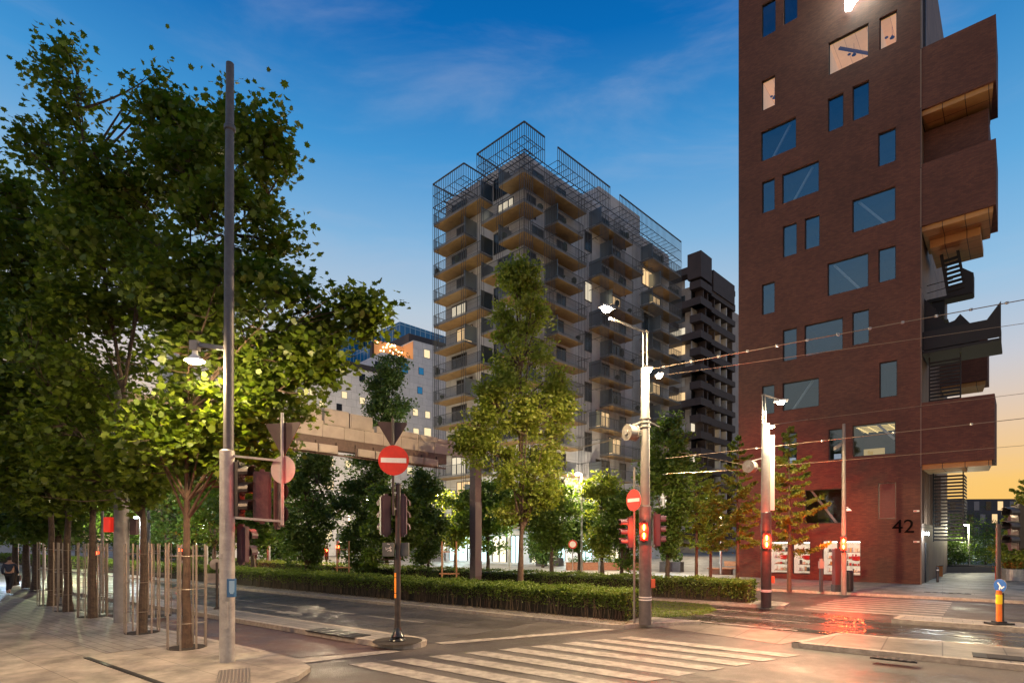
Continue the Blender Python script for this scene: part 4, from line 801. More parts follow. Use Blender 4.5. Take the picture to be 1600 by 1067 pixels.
# ================================================================ signal parts
def ang_to(p, q): d = q-p; return math.atan2(d.y, d.x)
def head(t, c, ang, n=3, w=.3, step=.3, lit=(), kind='car', body=black, vis=True, plate=False, vl=.26):
    """signal head: c = centre (thing-local), ang = direction it faces"""
    out = Vector((math.cos(ang), math.sin(ang), 0)); x = Vector((-out.y, out.x, 0)); up = Vector((0,0,1)); c = Vector(c); h = n*step+.06; r = step*.37
    m = MB(); m.obox(c, x, out, up, w/2-.02, .09, h/2); m.obox(c, x, out, up, w/2, .075, h/2-.02)
    for q in (-1,1): m.obox(c+out*-.05+up*q*(h/2+.02), x, out, up, .05, .04, .03)
    m.obox(c-out*.1, x, out, up, w/2-.05, .02, h/2-.06)
    if plate: m.obox(c-out*.06, x, out, up, w/2+.14, .006, h/2+.12)
    b = m.build('signal_head', body, t)
    for i in range(n):
        cc = c+up*((n-1)/2-i)*step+out*.091; m = MB(); m.disc(cc, out, r, .012, 16, 0); on = i in lit
        if kind == 'ped' and on:
            m.build('lens', redlens, b); m = MB(); f = cc+out*.02; m.disc(f+up*.062, out, .022, .01, 8); m.obox(f+up*.005, x, out, up, .026, .005, .032); m.obox(f-up*.055, x, out, up, .018, .005, .035); m.build('standing_figure', figlens, b)
        else: m.build('lens', redlens if on else darklens, b)
        if vis:
            m = MB(); k = 10
            for j in range(k):
                a0 = -.35+(math.pi+.7)*j/k; a1 = -.35+(math.pi+.7)*(j+1)/k; R0 = r+.018
                p = [cc+x*math.cos(a)*R_+up*math.sin(a)*R_ for a, R_ in ((a0,R0),(a1,R0),(a1,R0+.008),(a0,R0+.008))]
                L = [vl if j in range(3,7) else vl*.8]*4; m.add(p+[q+out*l for q, l in zip(p, L)], [(0,1,5,4),(1,2,6,5),(2,3,7,6),(3,0,4,7),(4,5,6,7)])
            m.build('visor', body, b)
    return b
def disc_sign(t, c, ang, r, kind='noentry', rx=1):
    out = Vector((math.cos(ang), math.sin(ang), 0)); x = Vector((-out.y, out.x, 0)); c = Vector(c); up = Vector((0,0,1))
    m = MB(); m.disc(c-out*.012, out, r, .01, 32, 0); s = m.build('sign_back', greyback, t)
    if kind == 'noentry':
        m = MB(); m.disc(c, out, r, .006, 32, 0); f = m.build('sign_face', redm, t); m = MB(); m.obox(c+out*.009, x, out, up, r*.83, .002, r*.16); m.build('sign_bar', white, f)
    return s
def tri_sign(t, c, ang, w, back=brownback):     # give-way triangle, point down
    out = Vector((math.cos(ang), math.sin(ang), 0)); x = Vector((-out.y, out.x, 0)); c = Vector(c); up = Vector((0,0,1)); h = w*.87
    pts = [c+x*w/2+up*h*.42, c-x*w/2+up*h*.42, c-up*h*.55]; o = []
    for i in range(3):
        p = pts[i]; a = (pts[i-1]-p).normalized(); b_ = (pts[(i+1)%3]-p).normalized(); o += [p+a*.06, p+(a+b_)*.018, p+b_*.06]
    m = MB(); m.prism(o, out*.006); s = m.build('sign_back', back, t)
    m = MB(); m.prism([q+out*.0061 for q in o], out*.003); f = m.build('sign_face', redm, s)
    m = MB(); m.prism([c+(q-c)*.66+out*.0092 for q in o], out*.003); m.build('sign_field', white, f)
toCam = lambda p: math.atan2(-p.y, -p.x)
redc = (1,.06,.015)
# ---------------------------------------------------------------- tall mast at left
b = G(355,1033,.1); Y = b.y; t = thing('tall_signal_mast', 'tall tapered mast at left with hanging street lamp, give way sign and signals', 'signal mast', b)
L = lambda px, py, dY=0: P(px, py, Y+dY)-b
z1 = L(355,703).z; zt = L(362,100).z; m = MB()
m.tube([(0,0,-.02),(0,0,z1-.02),(0,0,z1)], [.155,.15,.13], 20); m.build('pole_base', steel, t, smooth=True)
m = MB(); m.tube([(.03,0,z1-.1),(.04,0,z1+4),(.06,0,zt)], [.105,.098,.08], 20); zc = L(360,205).z; m.lathe((.055,0,zc), [(.1,0),(.115,.02),(.115,.1),(.1,.12)], 16); m.build('pole_shaft', mat('dark upper mast', (.10,.095,.10), .5, .15, noise=.2), t, smooth=True)
m = MB(); m.obox((.02,-.14,1.0), (1,0,0),(0,1,0),(0,0,1), .07,.012,.28); m.obox((0,-.156,2.9),(1,0,0),(0,1,0),(0,0,1),.04,.003,.12); m.obox((-.07,-.145,2.25),(1,0,0),(0,1,0),(0,0,1),.035,.012,.04); m.build('service_door', steel, t)
az = L(355,545).z; ld = Vector((-.62,-.12,0)); m = MB(); m.bar((0,0,az),(ld.x-.05,ld.y,az+.06),.06,.09); m.obox((ld.x,ld.y,az+.02),(1,0,0),(0,1,0),(0,0,1),.08,.08,.1); m.build('lamp_arm', gsteel, t)
m = MB(); m.lathe((ld.x,ld.y,az-.3), [(.2,0),(.195,.02),(.12,.08),(.06,.14),(.05,.3)], 24); lh = m.build('lamp_shade', white, t, smooth=True)
m = MB(); m.lathe((ld.x,ld.y,az-.36), [(.001,0),(.1,.015),(.16,.05),(.175,.06)], 20); m.build('lamp_glass', warmlamp, lh)
light(t, (ld.x,ld.y,az-.45), 480, (1,.72,.4), .12)
fx = L(441,700); m = MB()
m.bar((.1,0,L(355,712).z),(fx.x,0,L(355,720).z),.045); m.build('bracket_arm', steel, t); m = MB(); m.bar((.1,0,L(355,808).z),(fx.x,0,L(355,814).z),.05); m.build('bracket_arm', steel, t)
m = MB(); m.tube([(fx.x,0,L(0,820).z),(fx.x,0,L(0,645).z)], .033, 12); m.build('sign_post', steel, t)
tri_sign(t, (fx.x,.045,L(0,684).z), math.radians(75), .9); disc_sign(t, (fx.x,.055,L(0,733).z), math.radians(75), .3, 'back')
head(t, L(372,765,.1), math.radians(-6), 3, .26, .37, (), body=mat('weathered black housing', (.03,.024,.02), .4, noise=.3))
head(t, L(410,776,.25), math.radians(110), 3, .36, .34, (), vis=True, body=mat('brown housing', (.10,.055,.05), .4, noise=.3), plate=False)
head(t, L(436,785,.3), math.radians(60), 2, .16, .5, (), vis=False, body=mat('brown housing'))
light(t, L(398,790,.55), 26, redc, .08, name='signal_light'); light(t, L(455,760,-.5), 12, redc, .08, name='signal_light')
head(t, L(380,850,.25), math.radians(80), 2, .2, .36, (), vis=True, body=mat('plum housing', (.07,.035,.045), .4))
m = MB(); m.obox(L(362,918,-.2),(1,0,0),(0,1,0),(0,0,1),.075,.05,.19); pb = m.build('push_button', mat('blue push button box', (.03,.11,.25), .35), t)
m = MB(); m.obox(L(362,916,-.262),(1,0,0),(0,1,0),(0,0,1),.05,.008,.12); m.obox(L(362,925,-.27),(1,0,0),(0,1,0),(0,0,1),.03,.01,.03); m.build('button_panel', mat('pale blue panel', (.25,.4,.55), .3), pb)
# ---------------------------------------------------------------- island mast with no-entry sign
b = G(621,1001,.13); Y = b.y; t = thing('no_entry_mast', 'dark mast with flared base on the traffic island carrying a bright no entry disc', 'signal mast', b)
L = lambda px, py, dY=0: P(px, py, Y+dY)-b
dk = mat('dark brown pole', (.05,.042,.04), .35, .2, noise=.3, nscale=5)
m = MB(); m.lathe((0,0,0), [(.2,0),(.21,.03),(.19,.06),(.15,.09),(.17,.13),(.13,.2),(.1,.26),(.085,.34)], 22); m.build('flared_base', mat('cast black base', (.015,.016,.016), .25), t, smooth=True)
m = MB(); m.tube([(0,0,.3),(.02,0,L(0,758).z)], [.078,.07], 16); m.lathe((.02,0,L(0,758).z), [(.075,0),(.08,.02),(.03,.06)], 14); m.build('pole', dk, t, smooth=True)
px_ = L(616,700).x; m = MB(); m.tube([(px_,-.12,L(0,805).z),(px_-.01,-.12,L(0,655).z)], .032, 10); m.build('sign_post', dk, t)
for py in (770, 795): m = MB(); m.bar((px_,-.12,L(0,py).z),(.02,0,L(0,py).z),.04); m.build('clamp', steel, t)
disc_sign(t, L(615,719,-.18), toCam(b), .375); tri_sign(t, (px_-.03,-.08,L(0,678).z), toCam(b)+math.pi, .78)
for px, ex in ((602,.3),(630,-.2)): head(t, L(px,805,.12), toCam(b)+math.pi+ex, 3, .26 if px < 610 else .18, .31, (), vis=True, body=mat('plum housing'))
m = MB(); m.obox(L(607,858,-.1),(1,0,0),(0,1,0),(0,0,1),.14,.07,.17); cb = m.build('control_box', mat('grey green control box', (.09,.1,.095), .5), t)
m = MB(); rr2 = random.Random(9)
for q in range(14): m.obox(L(607,855,-.172)+Vector((rr2.uniform(-.08,.08),0,rr2.uniform(-.08,.1))), (math.cos(q),0,math.sin(q)),(0,1,0),(-math.sin(q),0,math.cos(q)), rr2.uniform(.02,.045),.0015,.006)
m.build('scribble', white, cb)
m = MB(); m.obox(L(631,858,.1),(1,0,0),(0,1,0),(0,0,1),.13,.07,.17); m.build('control_box', mat('grey green control box'), t)
m = MB()
for q in range(5): m.obox((-.04,-.075,1.15+.13*q),(1,0,0),(0,1,0),(0,0,1),.022,.003,.055 if q != 2 else .1)
m.build('reflective_strip', mat('orange reflective strip', (.9,.28,.03), .3, 0, (1,.3,.03), .35), t)
m = MB(); m.lathe((0,0,.005), [(.62,0),(.62,.006)], 26); m.build('soil_ring', mat('dark soil'), t)
# ---------------------------------------------------------------- small sign post on the island
b = G(339,951,.13); Y = b.y; t = thing('small_island_post', 'short dark post with pink backed plates on the traffic island behind the tall mast', 'sign post', b)
L = lambda px, py, dY=0: P(px, py, Y+dY)-b
m = MB(); m.lathe((0,0,0), [(.12,0),(.12,.03),(.05,.1)], 12); m.tube([(0,0,.05),(0,0,L(0,878).z)], .045, 10); m.build('post', dk, t)
disc_sign(t, L(337,881,.08), toCam(b), .2, 'back'); m = MB(); m.obox(L(335,903,.08),(1,0,0),(0,1,0),(0,0,1),.33,.008,.18); m.build('sign_back', greyback, t)
# ---------------------------------------------------------------- broad grey post and gantry
bl_ = G(190,972,.1); br_ = Vector((-1.88, 29.6, .11)); t = thing('steel_gantry', 'long steel gantry with panelled beam spanning the road between two broad posts', 'gantry', bl_)
A = Vector((0,0,6.95)); Bv = br_-bl_; Bv.z = 6.95; d = (Bv-A); Lg = d.length; d = d/Lg; nn = Vector((d.y,-d.x,0))  # nn faces the camera side
gp = mat('gantry panel', (.42,.36,.30), .5, .1, noise=.15, nscale=1.5); gd = mat('gantry recess', (.13,.085,.065), .6, noise=.2)
m = MB(); m.tube([(0,0,-.02),(0,0,7.2)], [.21,.2], 22); m.build('post', gsteel, t, smooth=True)
br = Bv.copy(); br.z = 0; m = MB(); m.obox(br+Vector((0,0,3.4)), d, nn, (0,0,1), .22,.2,3.5); m.build('post', mat('rust tinted post', (.17,.12,.11), .55, .2, noise=.2), t)
m = MB(); m.obox(br+Vector((0,0,2.6))+nn*.21, d, nn, (0,0,1), .23,.012,1.9); m.build('post_cover', mat('pale grey post cover', (.2,.17,.16), .5), t)
m = MB(); n = 16
for i in range(n): c = A+d*(Lg*(i+.5)/n); m.obox(c, d, nn, (0,0,1), Lg/n/2-.012, .16, .25)
m.obox(A+d*Lg/2, d, nn, (0,0,1), Lg/2, .14, .22); m.build('beam', gp, t)
m = MB(); m.obox(A+d*(Lg*.43)-Vector((0,0,.5)), d, nn, (0,0,1), Lg*.43, .2, .235); m.build('recess', gd, t)
m = MB(); m.obox(A+d*(Lg*.43)-Vector((0,0,.93))+nn*.12, d, nn, (0,0,1), Lg*.43, .03, .035)
for i in range(15): c = A+d*(Lg*.86*(i+.3)/15)-Vector((0,0,.68)); m.obox(c+nn*.23, d, nn, (0,0,1), .04, .03, .25)
m.build('rail', gd, t)
for i in range(14):
    if i in (8,): continue
    m = MB(); c = A+d*(Lg*.86*(i+.8)/15)-Vector((0,0,.74)); m.obox(c+nn*.27, d, nn, (0,0,1), .42, .07, .16); m.obox(c+nn*.35, d, nn, (0,0,1), .38, .01, .12); m.build('lamp_tray', gp, t)
for i, (s, hh) in enumerate([(.40,.32),(.48,.32),(.555,.3),(.64,.14),(.715,.13),(.79,.12),(.86,.1),(.3,.3),(.22,.3),(.14,.3)]):
    m = MB(); c = A+d*(Lg*s)+Vector((0,0,.27+hh)); m.obox(c, d, nn, (0,0,1), .56, .13, hh); m.obox(c+nn*.14, d, nn, (0,0,1), .5, .01, hh-.05)
    m.obox(c+d*.63-Vector((0,0,hh-.05)), d, nn, (0,0,1), .06,.06,.09); m.build('sign_cabinet', gp, t)
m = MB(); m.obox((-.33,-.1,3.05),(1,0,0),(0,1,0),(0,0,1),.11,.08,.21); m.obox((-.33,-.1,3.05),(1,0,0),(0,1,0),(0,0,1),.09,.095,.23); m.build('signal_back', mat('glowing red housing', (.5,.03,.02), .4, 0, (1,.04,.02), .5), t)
m = MB(); m.obox((.33,.1,3.0),(1,0,0),(0,1,0),(0,0,1),.1,.07,.24); m.obox((.33,.1,3.0),(1,0,0),(0,1,0),(0,0,1),.08,.085,.26); m.build('signal_back', mat('plum housing'), t)
# ---------------------------------------------------------------- drum mast at the end of the near hedge
def bollard_band(m, z, r): m.lathe((0,0,z), [(r+.006,0),(r+.006,.035)], 18)
whip = mat('pale mast paint', (.18,.17,.15), .55, .15, noise=.15, nscale=4)
def drum(t, c, ax, r=.24, w=.3):
    c = Vector(c); ax = Vector(ax).normalized(); up = Vector((0,0,1)); m = MB()
    for s, rr in ((-w/2, r), (-w/2+.06, r*.9), (w/2-.06, r*.9), (w/2-.05, r)): pass
    m.tube([c-ax*w/2, c-ax*(w/2-.05), c-ax*(w/2-.051), c+ax*(w/2-.051), c+ax*(w/2-.05), c+ax*w/2], [r,r,r*.88,r*.88,r,r], 24)
    b = m.build('tension_drum', whip, t, smooth=True); m = MB()
    m.disc(c-ax*(w/2), -ax, r*.3, .03, 12); 
    for k in range(5):
        a = k*1.257; x = ax.cross(up).normalized(); m.disc(c-ax*(w/2)+x*math.cos(a)*r*.6+up*math.sin(a)*r*.6, -ax, r*.12, .006, 8)
    m.build('drum_hub', mat('grey hub', (.2,.2,.19), .5), b)
b = G(1008,974,.115); Y = b.y; bA = b.copy(); t = thing('drum_mast', 'stout pale mast at the near hedge end with lamps, cable drum and red pedestrian signal', 'signal mast', b)
L = lambda px, py, dY=0: P(px, py, Y+dY)-b
zl = L(0,790).z; zu = L(0,575).z
m = MB(); m.tube([(0,0,-.02),(0,0,zl-.02),(0,0,zl)], [.19,.185,.16], 22); m.build('pole_base', mat('dark grey lower mast', (.12,.11,.105), .45, .1, noise=.2), t, smooth=True)
m = MB(); m.tube([(0,0,zl-.1),(0,0,zu)], [.145,.125], 20); [m.lathe((0,0,z), [(.165,0),(.165,.03)], 16) for z in (L(0,668).z, L(0,661).z, L(0,655).z)]; m.build('pole_shaft', whip, t, smooth=True)
m = MB(); bollard_band(m, L(0,937).z, .19); bollard_band(m, L(0,933).z, .19); m.build('band', white, t)
zt_ = L(0,518).z; m = MB(); [m.tube([(x,0,zu-.1),(x,0,zt_)], .028, 8) for x in (-.06,.06)]; m.bar((-.06,0,zt_),(.06,0,zt_),.06); m.build('twin_tube', whip, t)
le = P(948,484,16.5)-b; m = MB(); m.bar((0,0,zt_),(le.x*.93,le.y*.93,zt_+.02),.05,.06); m.build('lamp_arm', whip, t)
def lantern(t, c, mt, pw, col, dirn=(0,-.5,-1), s=1.0, spot=None):
    c = Vector(c); d = Vector((dirn[0],dirn[1],0)); d = d.normalized() if d.length > .01 else Vector((0,-1,0)); x = Vector((-d.y,d.x,0))
    m = MB(); m.obox(c+Vector((0,0,.07*s)), d, x, (0,0,1), .24*s,.13*s,.03*s); m.obox(c+Vector((0,0,.11*s)), d, x, (0,0,1), .16*s,.09*s,.02*s); h = m.build('lamp_head', gsteel, t)
    m = MB(); m.tube([c+Vector((0,0,.035*s)), c+Vector((0,0,.0)), c-Vector((0,0,.05*s)), c-Vector((0,0,.075*s))], [.13*s,.13*s,.1*s,.02*s], 14); m.build('lamp_glass', mt, h)
    light(t, c-Vector((0,0,.16*s)), pw, col, .1, spot=spot, aim=(0,0,-1) if spot else None, blend=.12)
hot = emis('bright street lamp glass', (1,.82,.58), 260)
lantern(t, le, hot, 2000, (1,.68,.36), (le.x,le.y), 1.0, spot=177); lantern(t, L(1012,579,-.8), hot, 260, (1,.84,.58), s=.85); lantern(t, L(1030,588,-.1), warmlamp, 40, (1,.86,.64), s=.7)
drum(t, L(986,676,0), (.85,.4,0), .25, .32); m = MB(); m.bar(L(988,664),(0,0,L(0,657).z),.05); m.bar(L(990,682),(0,0,L(0,668).z),.035); m.bar((0,0,L(0,655).z), L(1030,667,.3),.03); m.build('bracket', whip, t)
sp = L(991,770); m = MB(); m.tube([(sp.x,0,.02),(sp.x,0,L(0,730).z)], .035, 10); m.tube([(sp.x,0,L(0,758).z),(-.1,0,L(0,760).z)], .02, 6); m.tube([(sp.x,0,L(0,780).z),(.02,-.05,L(0,781).z)], .02, 6); m.build('sign_post', whip, t)
disc_sign(t, L(990,781,-.08), toCam(b)-.85, .33)
head(t, L(1006,830,-.28), toCam(b)+.05, 2, .26, .25, (0,1), 'ped', body=mat('red lit housing', (.12,.012,.01), .4), vl=.12)
head(t, L(984,832,.1), math.radians(183), 3, .26, .29, (), body=mat('plum housing')); head(t, L(1026,828,.15), math.radians(3), 3, .28, .31, (), body=mat('plum housing'), vl=.2)
m = MB(); m.obox(L(1020,911,-.1),(1,0,0),(0,1,0),(0,0,1),.06,.05,.13); m.build('push_button', mat('orange push button', (.5,.12,.05), .4), t)
light(t, L(1006,826,-.85), 60, redc, .08, name='signal_light')
# ---------------------------------------------------------------- banner mast
b = G(1197,948,.115); Y = b.y; bB = b.copy(); t = thing('banner_mast', 'dark mast with a long white banner, lamps and glowing red pedestrian signal', 'signal mast', b)
L = lambda px, py, dY=0: P(px, py, Y+dY)-b
zl = L(0,800).z; zu = L(0,662).z
m = MB(); m.tube([(0,0,-.02),(0,0,zl-.02),(0,0,zl)], [.19,.185,.17], 22); m.build('pole_base', mat('charcoal lower mast', (.04,.038,.04), .4, .2, noise=.3), t, smooth=True)
m = MB(); m.tube([(-.02,0,zl-.1),(-.02,0,zu)], [.165,.15], 20); m.build('pole_shaft', whip, t, smooth=True)
m = MB(); bollard_band(m, L(0,924).z, .19); bollard_band(m, L(0,922).z, .19); m.build('band', white, t)
m = MB(); bx = L(1205,740).x; m.obox((bx,-.05,(L(0,797).z+L(0,680).z)/2),(1,0,0),(0,1,0),(0,0,1),.1,.02,(L(0,680).z-L(0,797).z)/2); m.obox((bx-.08,-.075,(L(0,797).z+L(0,680).z)/2),(1,0,0),(0,1,0),(0,0,1),.012,.004,1.4,1); m.build('banner', [mat('banner cloth', (.42,.42,.4), .7), mat('ochre banner stripe', (.5,.36,.12), .5)], t)
zt_ = L(0,617).z; m = MB(); [m.tube([(x,0,zu-.1),(x,0,zt_)], .025, 8) for x in (-.14,-.03)]; m.bar((-.14,0,zt_),(-.03,0,zt_),.06); m.build('twin_tube', whip, t)
le = L(1220,629,-.3); m = MB(); m.bar((-.06,0,zt_),(le.x*.85,le.y*.85,le.z+.12),.05,.07); m.build('lamp_arm', whip, t)
lantern(t, le, hot, 2300, (1,.76,.42), (1,-.3), spot=174); lantern(t, L(1206,667,-.8), warmlamp, 200, (1,.86,.64), s=.6)
drum(t, L(1172,729,0), (.7,.6,0), .24, .3); m = MB(); m.bar(L(1175,720),(0,0,L(0,714).z),.045); m.bar(L(1178,733),(0,0,L(0,729).z),.03); m.build('bracket', whip, t)
head(t, L(1198,845,-.3), toCam(b), 2, .26, .25, (0,1), 'ped', body=mat('red lit housing'), vl=.1)
head(t, L(1200,838,.4), math.radians(62), 2, .26, .25, (0,1), 'ped', body=mat('red lit housing'), vl=.1); light(t, L(1202,835,1.1), 1200, redc, .1, spot=60, aim=(.42,.9,.02), name='signal_light')  # rear head and its spot are added to wash the brick tower red
m = MB(); m.obox(L(1207,905,-.05),(1,0,0),(0,1,0),(0,0,1),.06,.05,.13); m.build('push_button', mat('orange push button'), t)
light(t, L(1198,845,-1.0), 240, redc, .08, name='signal_light')
# ---------------------------------------------------------------- thin pole by the shop
b = G(1318.5,929,.12); Y = b.y; t = thing('thin_signal_pole', 'thin pale pole by the shop window with a red pedestrian signal and camera', 'signal mast', b)
L = lambda px, py, dY=0: P(px, py, Y+dY)-b
m = MB(); m.tube([(0,0,0),(0,0,3.2),(0,0,L(0,662).z)], [.12,.1,.065], 14); m.build('pole', whip, t, smooth=True)
m = MB(); m.obox(L(1309,697),(.8,.2,.5),(.2,-1,0),(0,0,1),.2,.08,.08); m.bar(L(1312,694),(0,0,L(0,693).z),.03); m.build('camera_unit', whip, t)
m = MB(); m.lathe(L(1325,798), [(.16,0),(.1,.08),(.03,.14)], 12); m.bar(L(1325,792),(0,0,L(0,792).z),.03); m.build('small_lamp', white, t)
head(t, L(1318,849,-.25), toCam(b), 2, .26, .27, (0,1), 'ped', body=mat('red lit housing'), vl=.1); light(t, L(1318,850,-1.0), 300, redc, .08, name='signal_light'); head(t, L(1318,846,.3), math.radians(65), 2, .26, .25, (0,1), 'ped', body=mat('red lit housing'), vl=.1); light(t, L(1316,840,.9), 1700, redc, .1, spot=84, aim=(.05,1,.05), name='signal_light')  # second head and wall-facing spot are added for a red wash on the brick
# ---------------------------------------------------------------- signal mast at the right edge
b = P(1560,842,18.35); b.z = .13; Y = b.y; t = thing('refuge_signal_mast', 'signal mast on the right refuge island with heads seen from the side', 'signal mast', b)
L = lambda px, py, dY=0: P(px, py, Y+dY)-b
m = MB(); m.tube([(0,0,0),(0,0,L(0,818).z)], .065, 14); m.build('pole', mat('dark brown pole'), t, smooth=True)
m = MB(); m.bar((0,0,L(0,823).z),(.5,0,L(0,823).z),.05); m.bar((0,0,L(0,845).z),(.5,0,L(0,845).z),.05); m.build('bracket_arm', mat('dark brown pole'), t)
head(t, L(1590,823), math.radians(184), 3, .3, .44, (), vl=.36, body=black); head(t, L(1579,832,.5), toCam(b)+math.pi, 2, .14, .5, (), vis=False, body=mat('plum housing'))
# ---------------------------------------------------------------- keep left bollard
b = G(1561,973,.13); b -= Vector((.08,.55,0)); b = G(1561,975,.13); t = thing('arrow_bollard', 'orange and yellow bollard with a round blue arrow sign on the right refuge', 'bollard', b)
m = MB(); m.obox((0,0,.03),(1,0,0),(0,1,0),(0,0,1),.3,.2,.03); m.obox((0,0,.075),(1,0,0),(0,1,0),(0,0,1),.14,.12,.02); m.build('rubber_base', black, t)
m = MB(); m.tube([(0,0,.08),(0,0,1.02)], [.075,.07], 14); m.build('post', mat('orange plastic', (.85,.2,.03), .4), t, smooth=True)
m = MB(); m.tube([(0,0,.62),(0,0,.9)], [.08,.079], 14); m.build('yellow_band', mat('yellow reflective', (.9,.65,.02), .35), t)
m = MB(); m.box(.05,.11,-.05,.05,.08,.95); m.build('stake', black, t)
ang = toCam(b)-.7; out = Vector((math.cos(ang), math.sin(ang), 0)); x = Vector((-out.y,out.x,0)); c = Vector((.04,0,1.17)); m = MB(); m.disc(c, out, .2, .01, 24); sg = m.build('sign_back', greyback, t)
m = MB(); m.disc(c+out*.011, out, .195, .004, 24); sf = m.build('sign_face', mat('blue sign enamel', (.01,.12,.42), .4), sg)
m = MB(); q = (x*.6-Vector((0,0,.8))).normalized(); r_ = Vector((x.x*.8,x.y*.8,.6)); m.obox(c+out*.017, q, r_, out, .11,.02,.002); m.obox(c+out*.0171+q*.09+r_*.03, r_, q, out, .06,.018,.0021); m.obox(c+out*.0172+q*.05-r_*.05, (q*.7-r_*.7), (q*.7+r_*.7), out, .05,.016,.0022); m.build('arrow', white, sf)
# ---------------------------------------------------------------- shop-side furniture
def simple(name, label, cat, b, parts, rz=0, group=None):
    t = thing(name, label, cat, b, rz, group)
    for nm, fn, mt in parts: m = MB(); fn(m); m.build(nm, mt, t)
    return t
simple('parking_meter', 'slim dark parking post between the two shop windows', 'parking post', G(1283,924,.12), [('post', lambda m: (m.box(-.07,.07,-.05,.05,0,1.15)), dsteel), ('head', lambda m: (m.box(-.11,.11,-.07,.07,1.15,1.5), m.box(-.06,.06,-.05,.05,1.5,1.62)), mat('grey meter', (.2,.17,.16), .4))])
simple('dark_cabinet', 'tall dark red cabinet left of the thin pole', 'cabinet', G(1308,924,.12), [('body', lambda m: (m.box(-.17,.17,-.15,.15,.35,2.1)), mat('maroon cabinet', (.10,.02,.018), .5)), ('plinth', lambda m: m.box(-.2,.2,-.18,.18,0,.35), dsteel)])
simple('litter_bin', 'narrow black litter bin right of the thin pole', 'litter bin', G(1327,925,.12), [('body', lambda m: m.lathe((0,0,.08), [(.16,0),(.18,.1),(.18,.85),(.19,.86),(.19,.9),(.12,.98)], 14), black), ('foot', lambda m: m.lathe((0,0,0), [(.1,0),(.1,.08)], 10), dsteel)])
timber = mat('warm timber', (.35,.17,.08), .6, noise=.25)
simple('timber_bench', 'timber bench with backrest beyond the far hedge', 'bench', G(1151,896,.12), [('seat', lambda m: [m.box(-1,1,-.25+.13*k,-.14+.13*k,.42,.46) for k in range(4)], timber), ('backrest', lambda m: [m.box(-1,1,.3,.33,.55+.13*k,.65+.13*k) for k in range(3)], timber), ('leg', lambda m: [m.box(-.9,-.84,-.22,.3,0,.42), m.box(.84,.9,-.22,.3,0,.42)], dsteel)], STREET)
simple('timber_crate_seat', 'low timber crate seat left of the bench', 'bench', G(1126,897,.12), [('top', lambda m: m.box(-.9,.9,-.3,.3,.4,.46), timber), ('base', lambda m: m.box(-.8,.8,-.25,.25,0,.4), mat('dark timber', (.12,.06,.035), .7))], STREET)
for px, py, lb in [(1041,893,'dark planter with a clipped bush left of the cool lit column'),(1058,893,'dark planter with a clipped bush right of the cool lit column'),(846,884,'left of two square dark planters under the green trees beyond the hedge'),(872,884,'right of two square dark planters under the green trees beyond the hedge')]:
    t = simple('planter', lb, 'planter', G(px,py,.12), [('tub', lambda m: m.prism([(-.4,-.4,0),(.4,-.4,0),(.4,.4,0),(-.4,.4,0)], (0,0,.8)), dsteel)], STREET, 'dark planters before the apartment block')
    rg = np.random.default_rng(int(px)); q = rg.normal(0,1,(260,3)); q /= np.linalg.norm(q,axis=1)[:,None]; leaves('bush', q*np.array([.42,.42,.4])+np.array([0,0,1.2]), .17, OVAL, lf_dark, t, 1)
b = G(1043,896,.12); t = simple('light_column', 'cool white light column between two planters', 'street lamp', b, [('column', lambda m: m.tube([(0,0,0),(0,0,2.2)], .07, 12), steel), ('lamp_glass', lambda m: m.lathe((0,0,2.2), [(.16,0),(.2,.1),(.2,.4),(.1,.5)], 14), whitelamp)]); light(t, (0,-.6,2.2), 200, (.8,.93,1), .2)
t = simple('corten_planter', 'long rust red planter in front of the lattice block', 'planter', G(950,890,.12), [('trough', lambda m: m.box(-3.5,3.5,-.5,.5,0,.6), mat('rusty steel', (.22,.09,.05), .8, noise=.3)), ('rim', lambda m: m.box(-3.52,3.52,-.52,.52,.6,.64), mat('rusty steel'))], 0)
rg = np.random.default_rng(4); q = np.stack([rg.uniform(-3.4,3.4,900), rg.uniform(-.5,.5,900), .65+np.abs(rg.normal(.2,.15,900))],1); leaves('low_planting', q, .16, OVAL, lf_dark, t, 1)
t = simple('round_planter', 'round steel planter with orange flowers at the right edge', 'planter', G(1583,907,.12), [('tub', lambda m: m.lathe((0,0,0), [(.6,0),(.62,.05),(.62,.72),(.58,.75)], 22), steel)])
rg = np.random.default_rng(5); q = np.stack([rg.normal(0,.33,420), rg.normal(0,.33,420), .8+np.abs(rg.normal(.1,.18,420))],1); leaves('flowers', q, .12, OVAL, leafmat('orange flower', (.55,.16,.03), (.25,.22,.03), .3), t, 1)
simple('red_post', 'short red post left of the round planter', 'bollard', G(1579.5,911,.12)-Vector((.75,0,0)), [('post', lambda m: m.box(-.1,.1,-.1,.1,0,1.0), mat('red painted post', (.4,.05,.03), .5)), ('cap', lambda m: m.box(-.11,.11,-.11,.11,1.0,1.05), dsteel)])
simple('orange_bin', 'small orange box beside the passage shrub', 'bin', G(1463,901,.12), [('body', lambda m: m.box(-.25,.25,-.25,.25,.05,.75), mat('orange box', (.5,.17,.04), .5)), ('lid', lambda m: m.box(-.27,.27,-.27,.27,.75,.8), dsteel)])
simple('short_bollard', 'short dark bollard by the brick corner', 'bollard', G(1465,909,.12), [('post', lambda m: m.lathe((0,0,0), [(.07,0),(.07,.85),(.04,.92)], 12), dsteel), ('band', lambda m: m.lathe((0,0,.7), [(.073,0),(.073,.06)], 12), white)])
simple('raised_bed', 'long low stone planting bed left of the passage', 'planting bed', G(1498,893,.12), [('edge', lambda m: m.box(-2.6,2.4,-1,2.5,0,.45), mat('dark stone edge', (.1,.09,.08), .7)), ('soil', lambda m: m.box(-2.4,2.2,-.8,2.3,.45,.5), mat('dark soil'))])
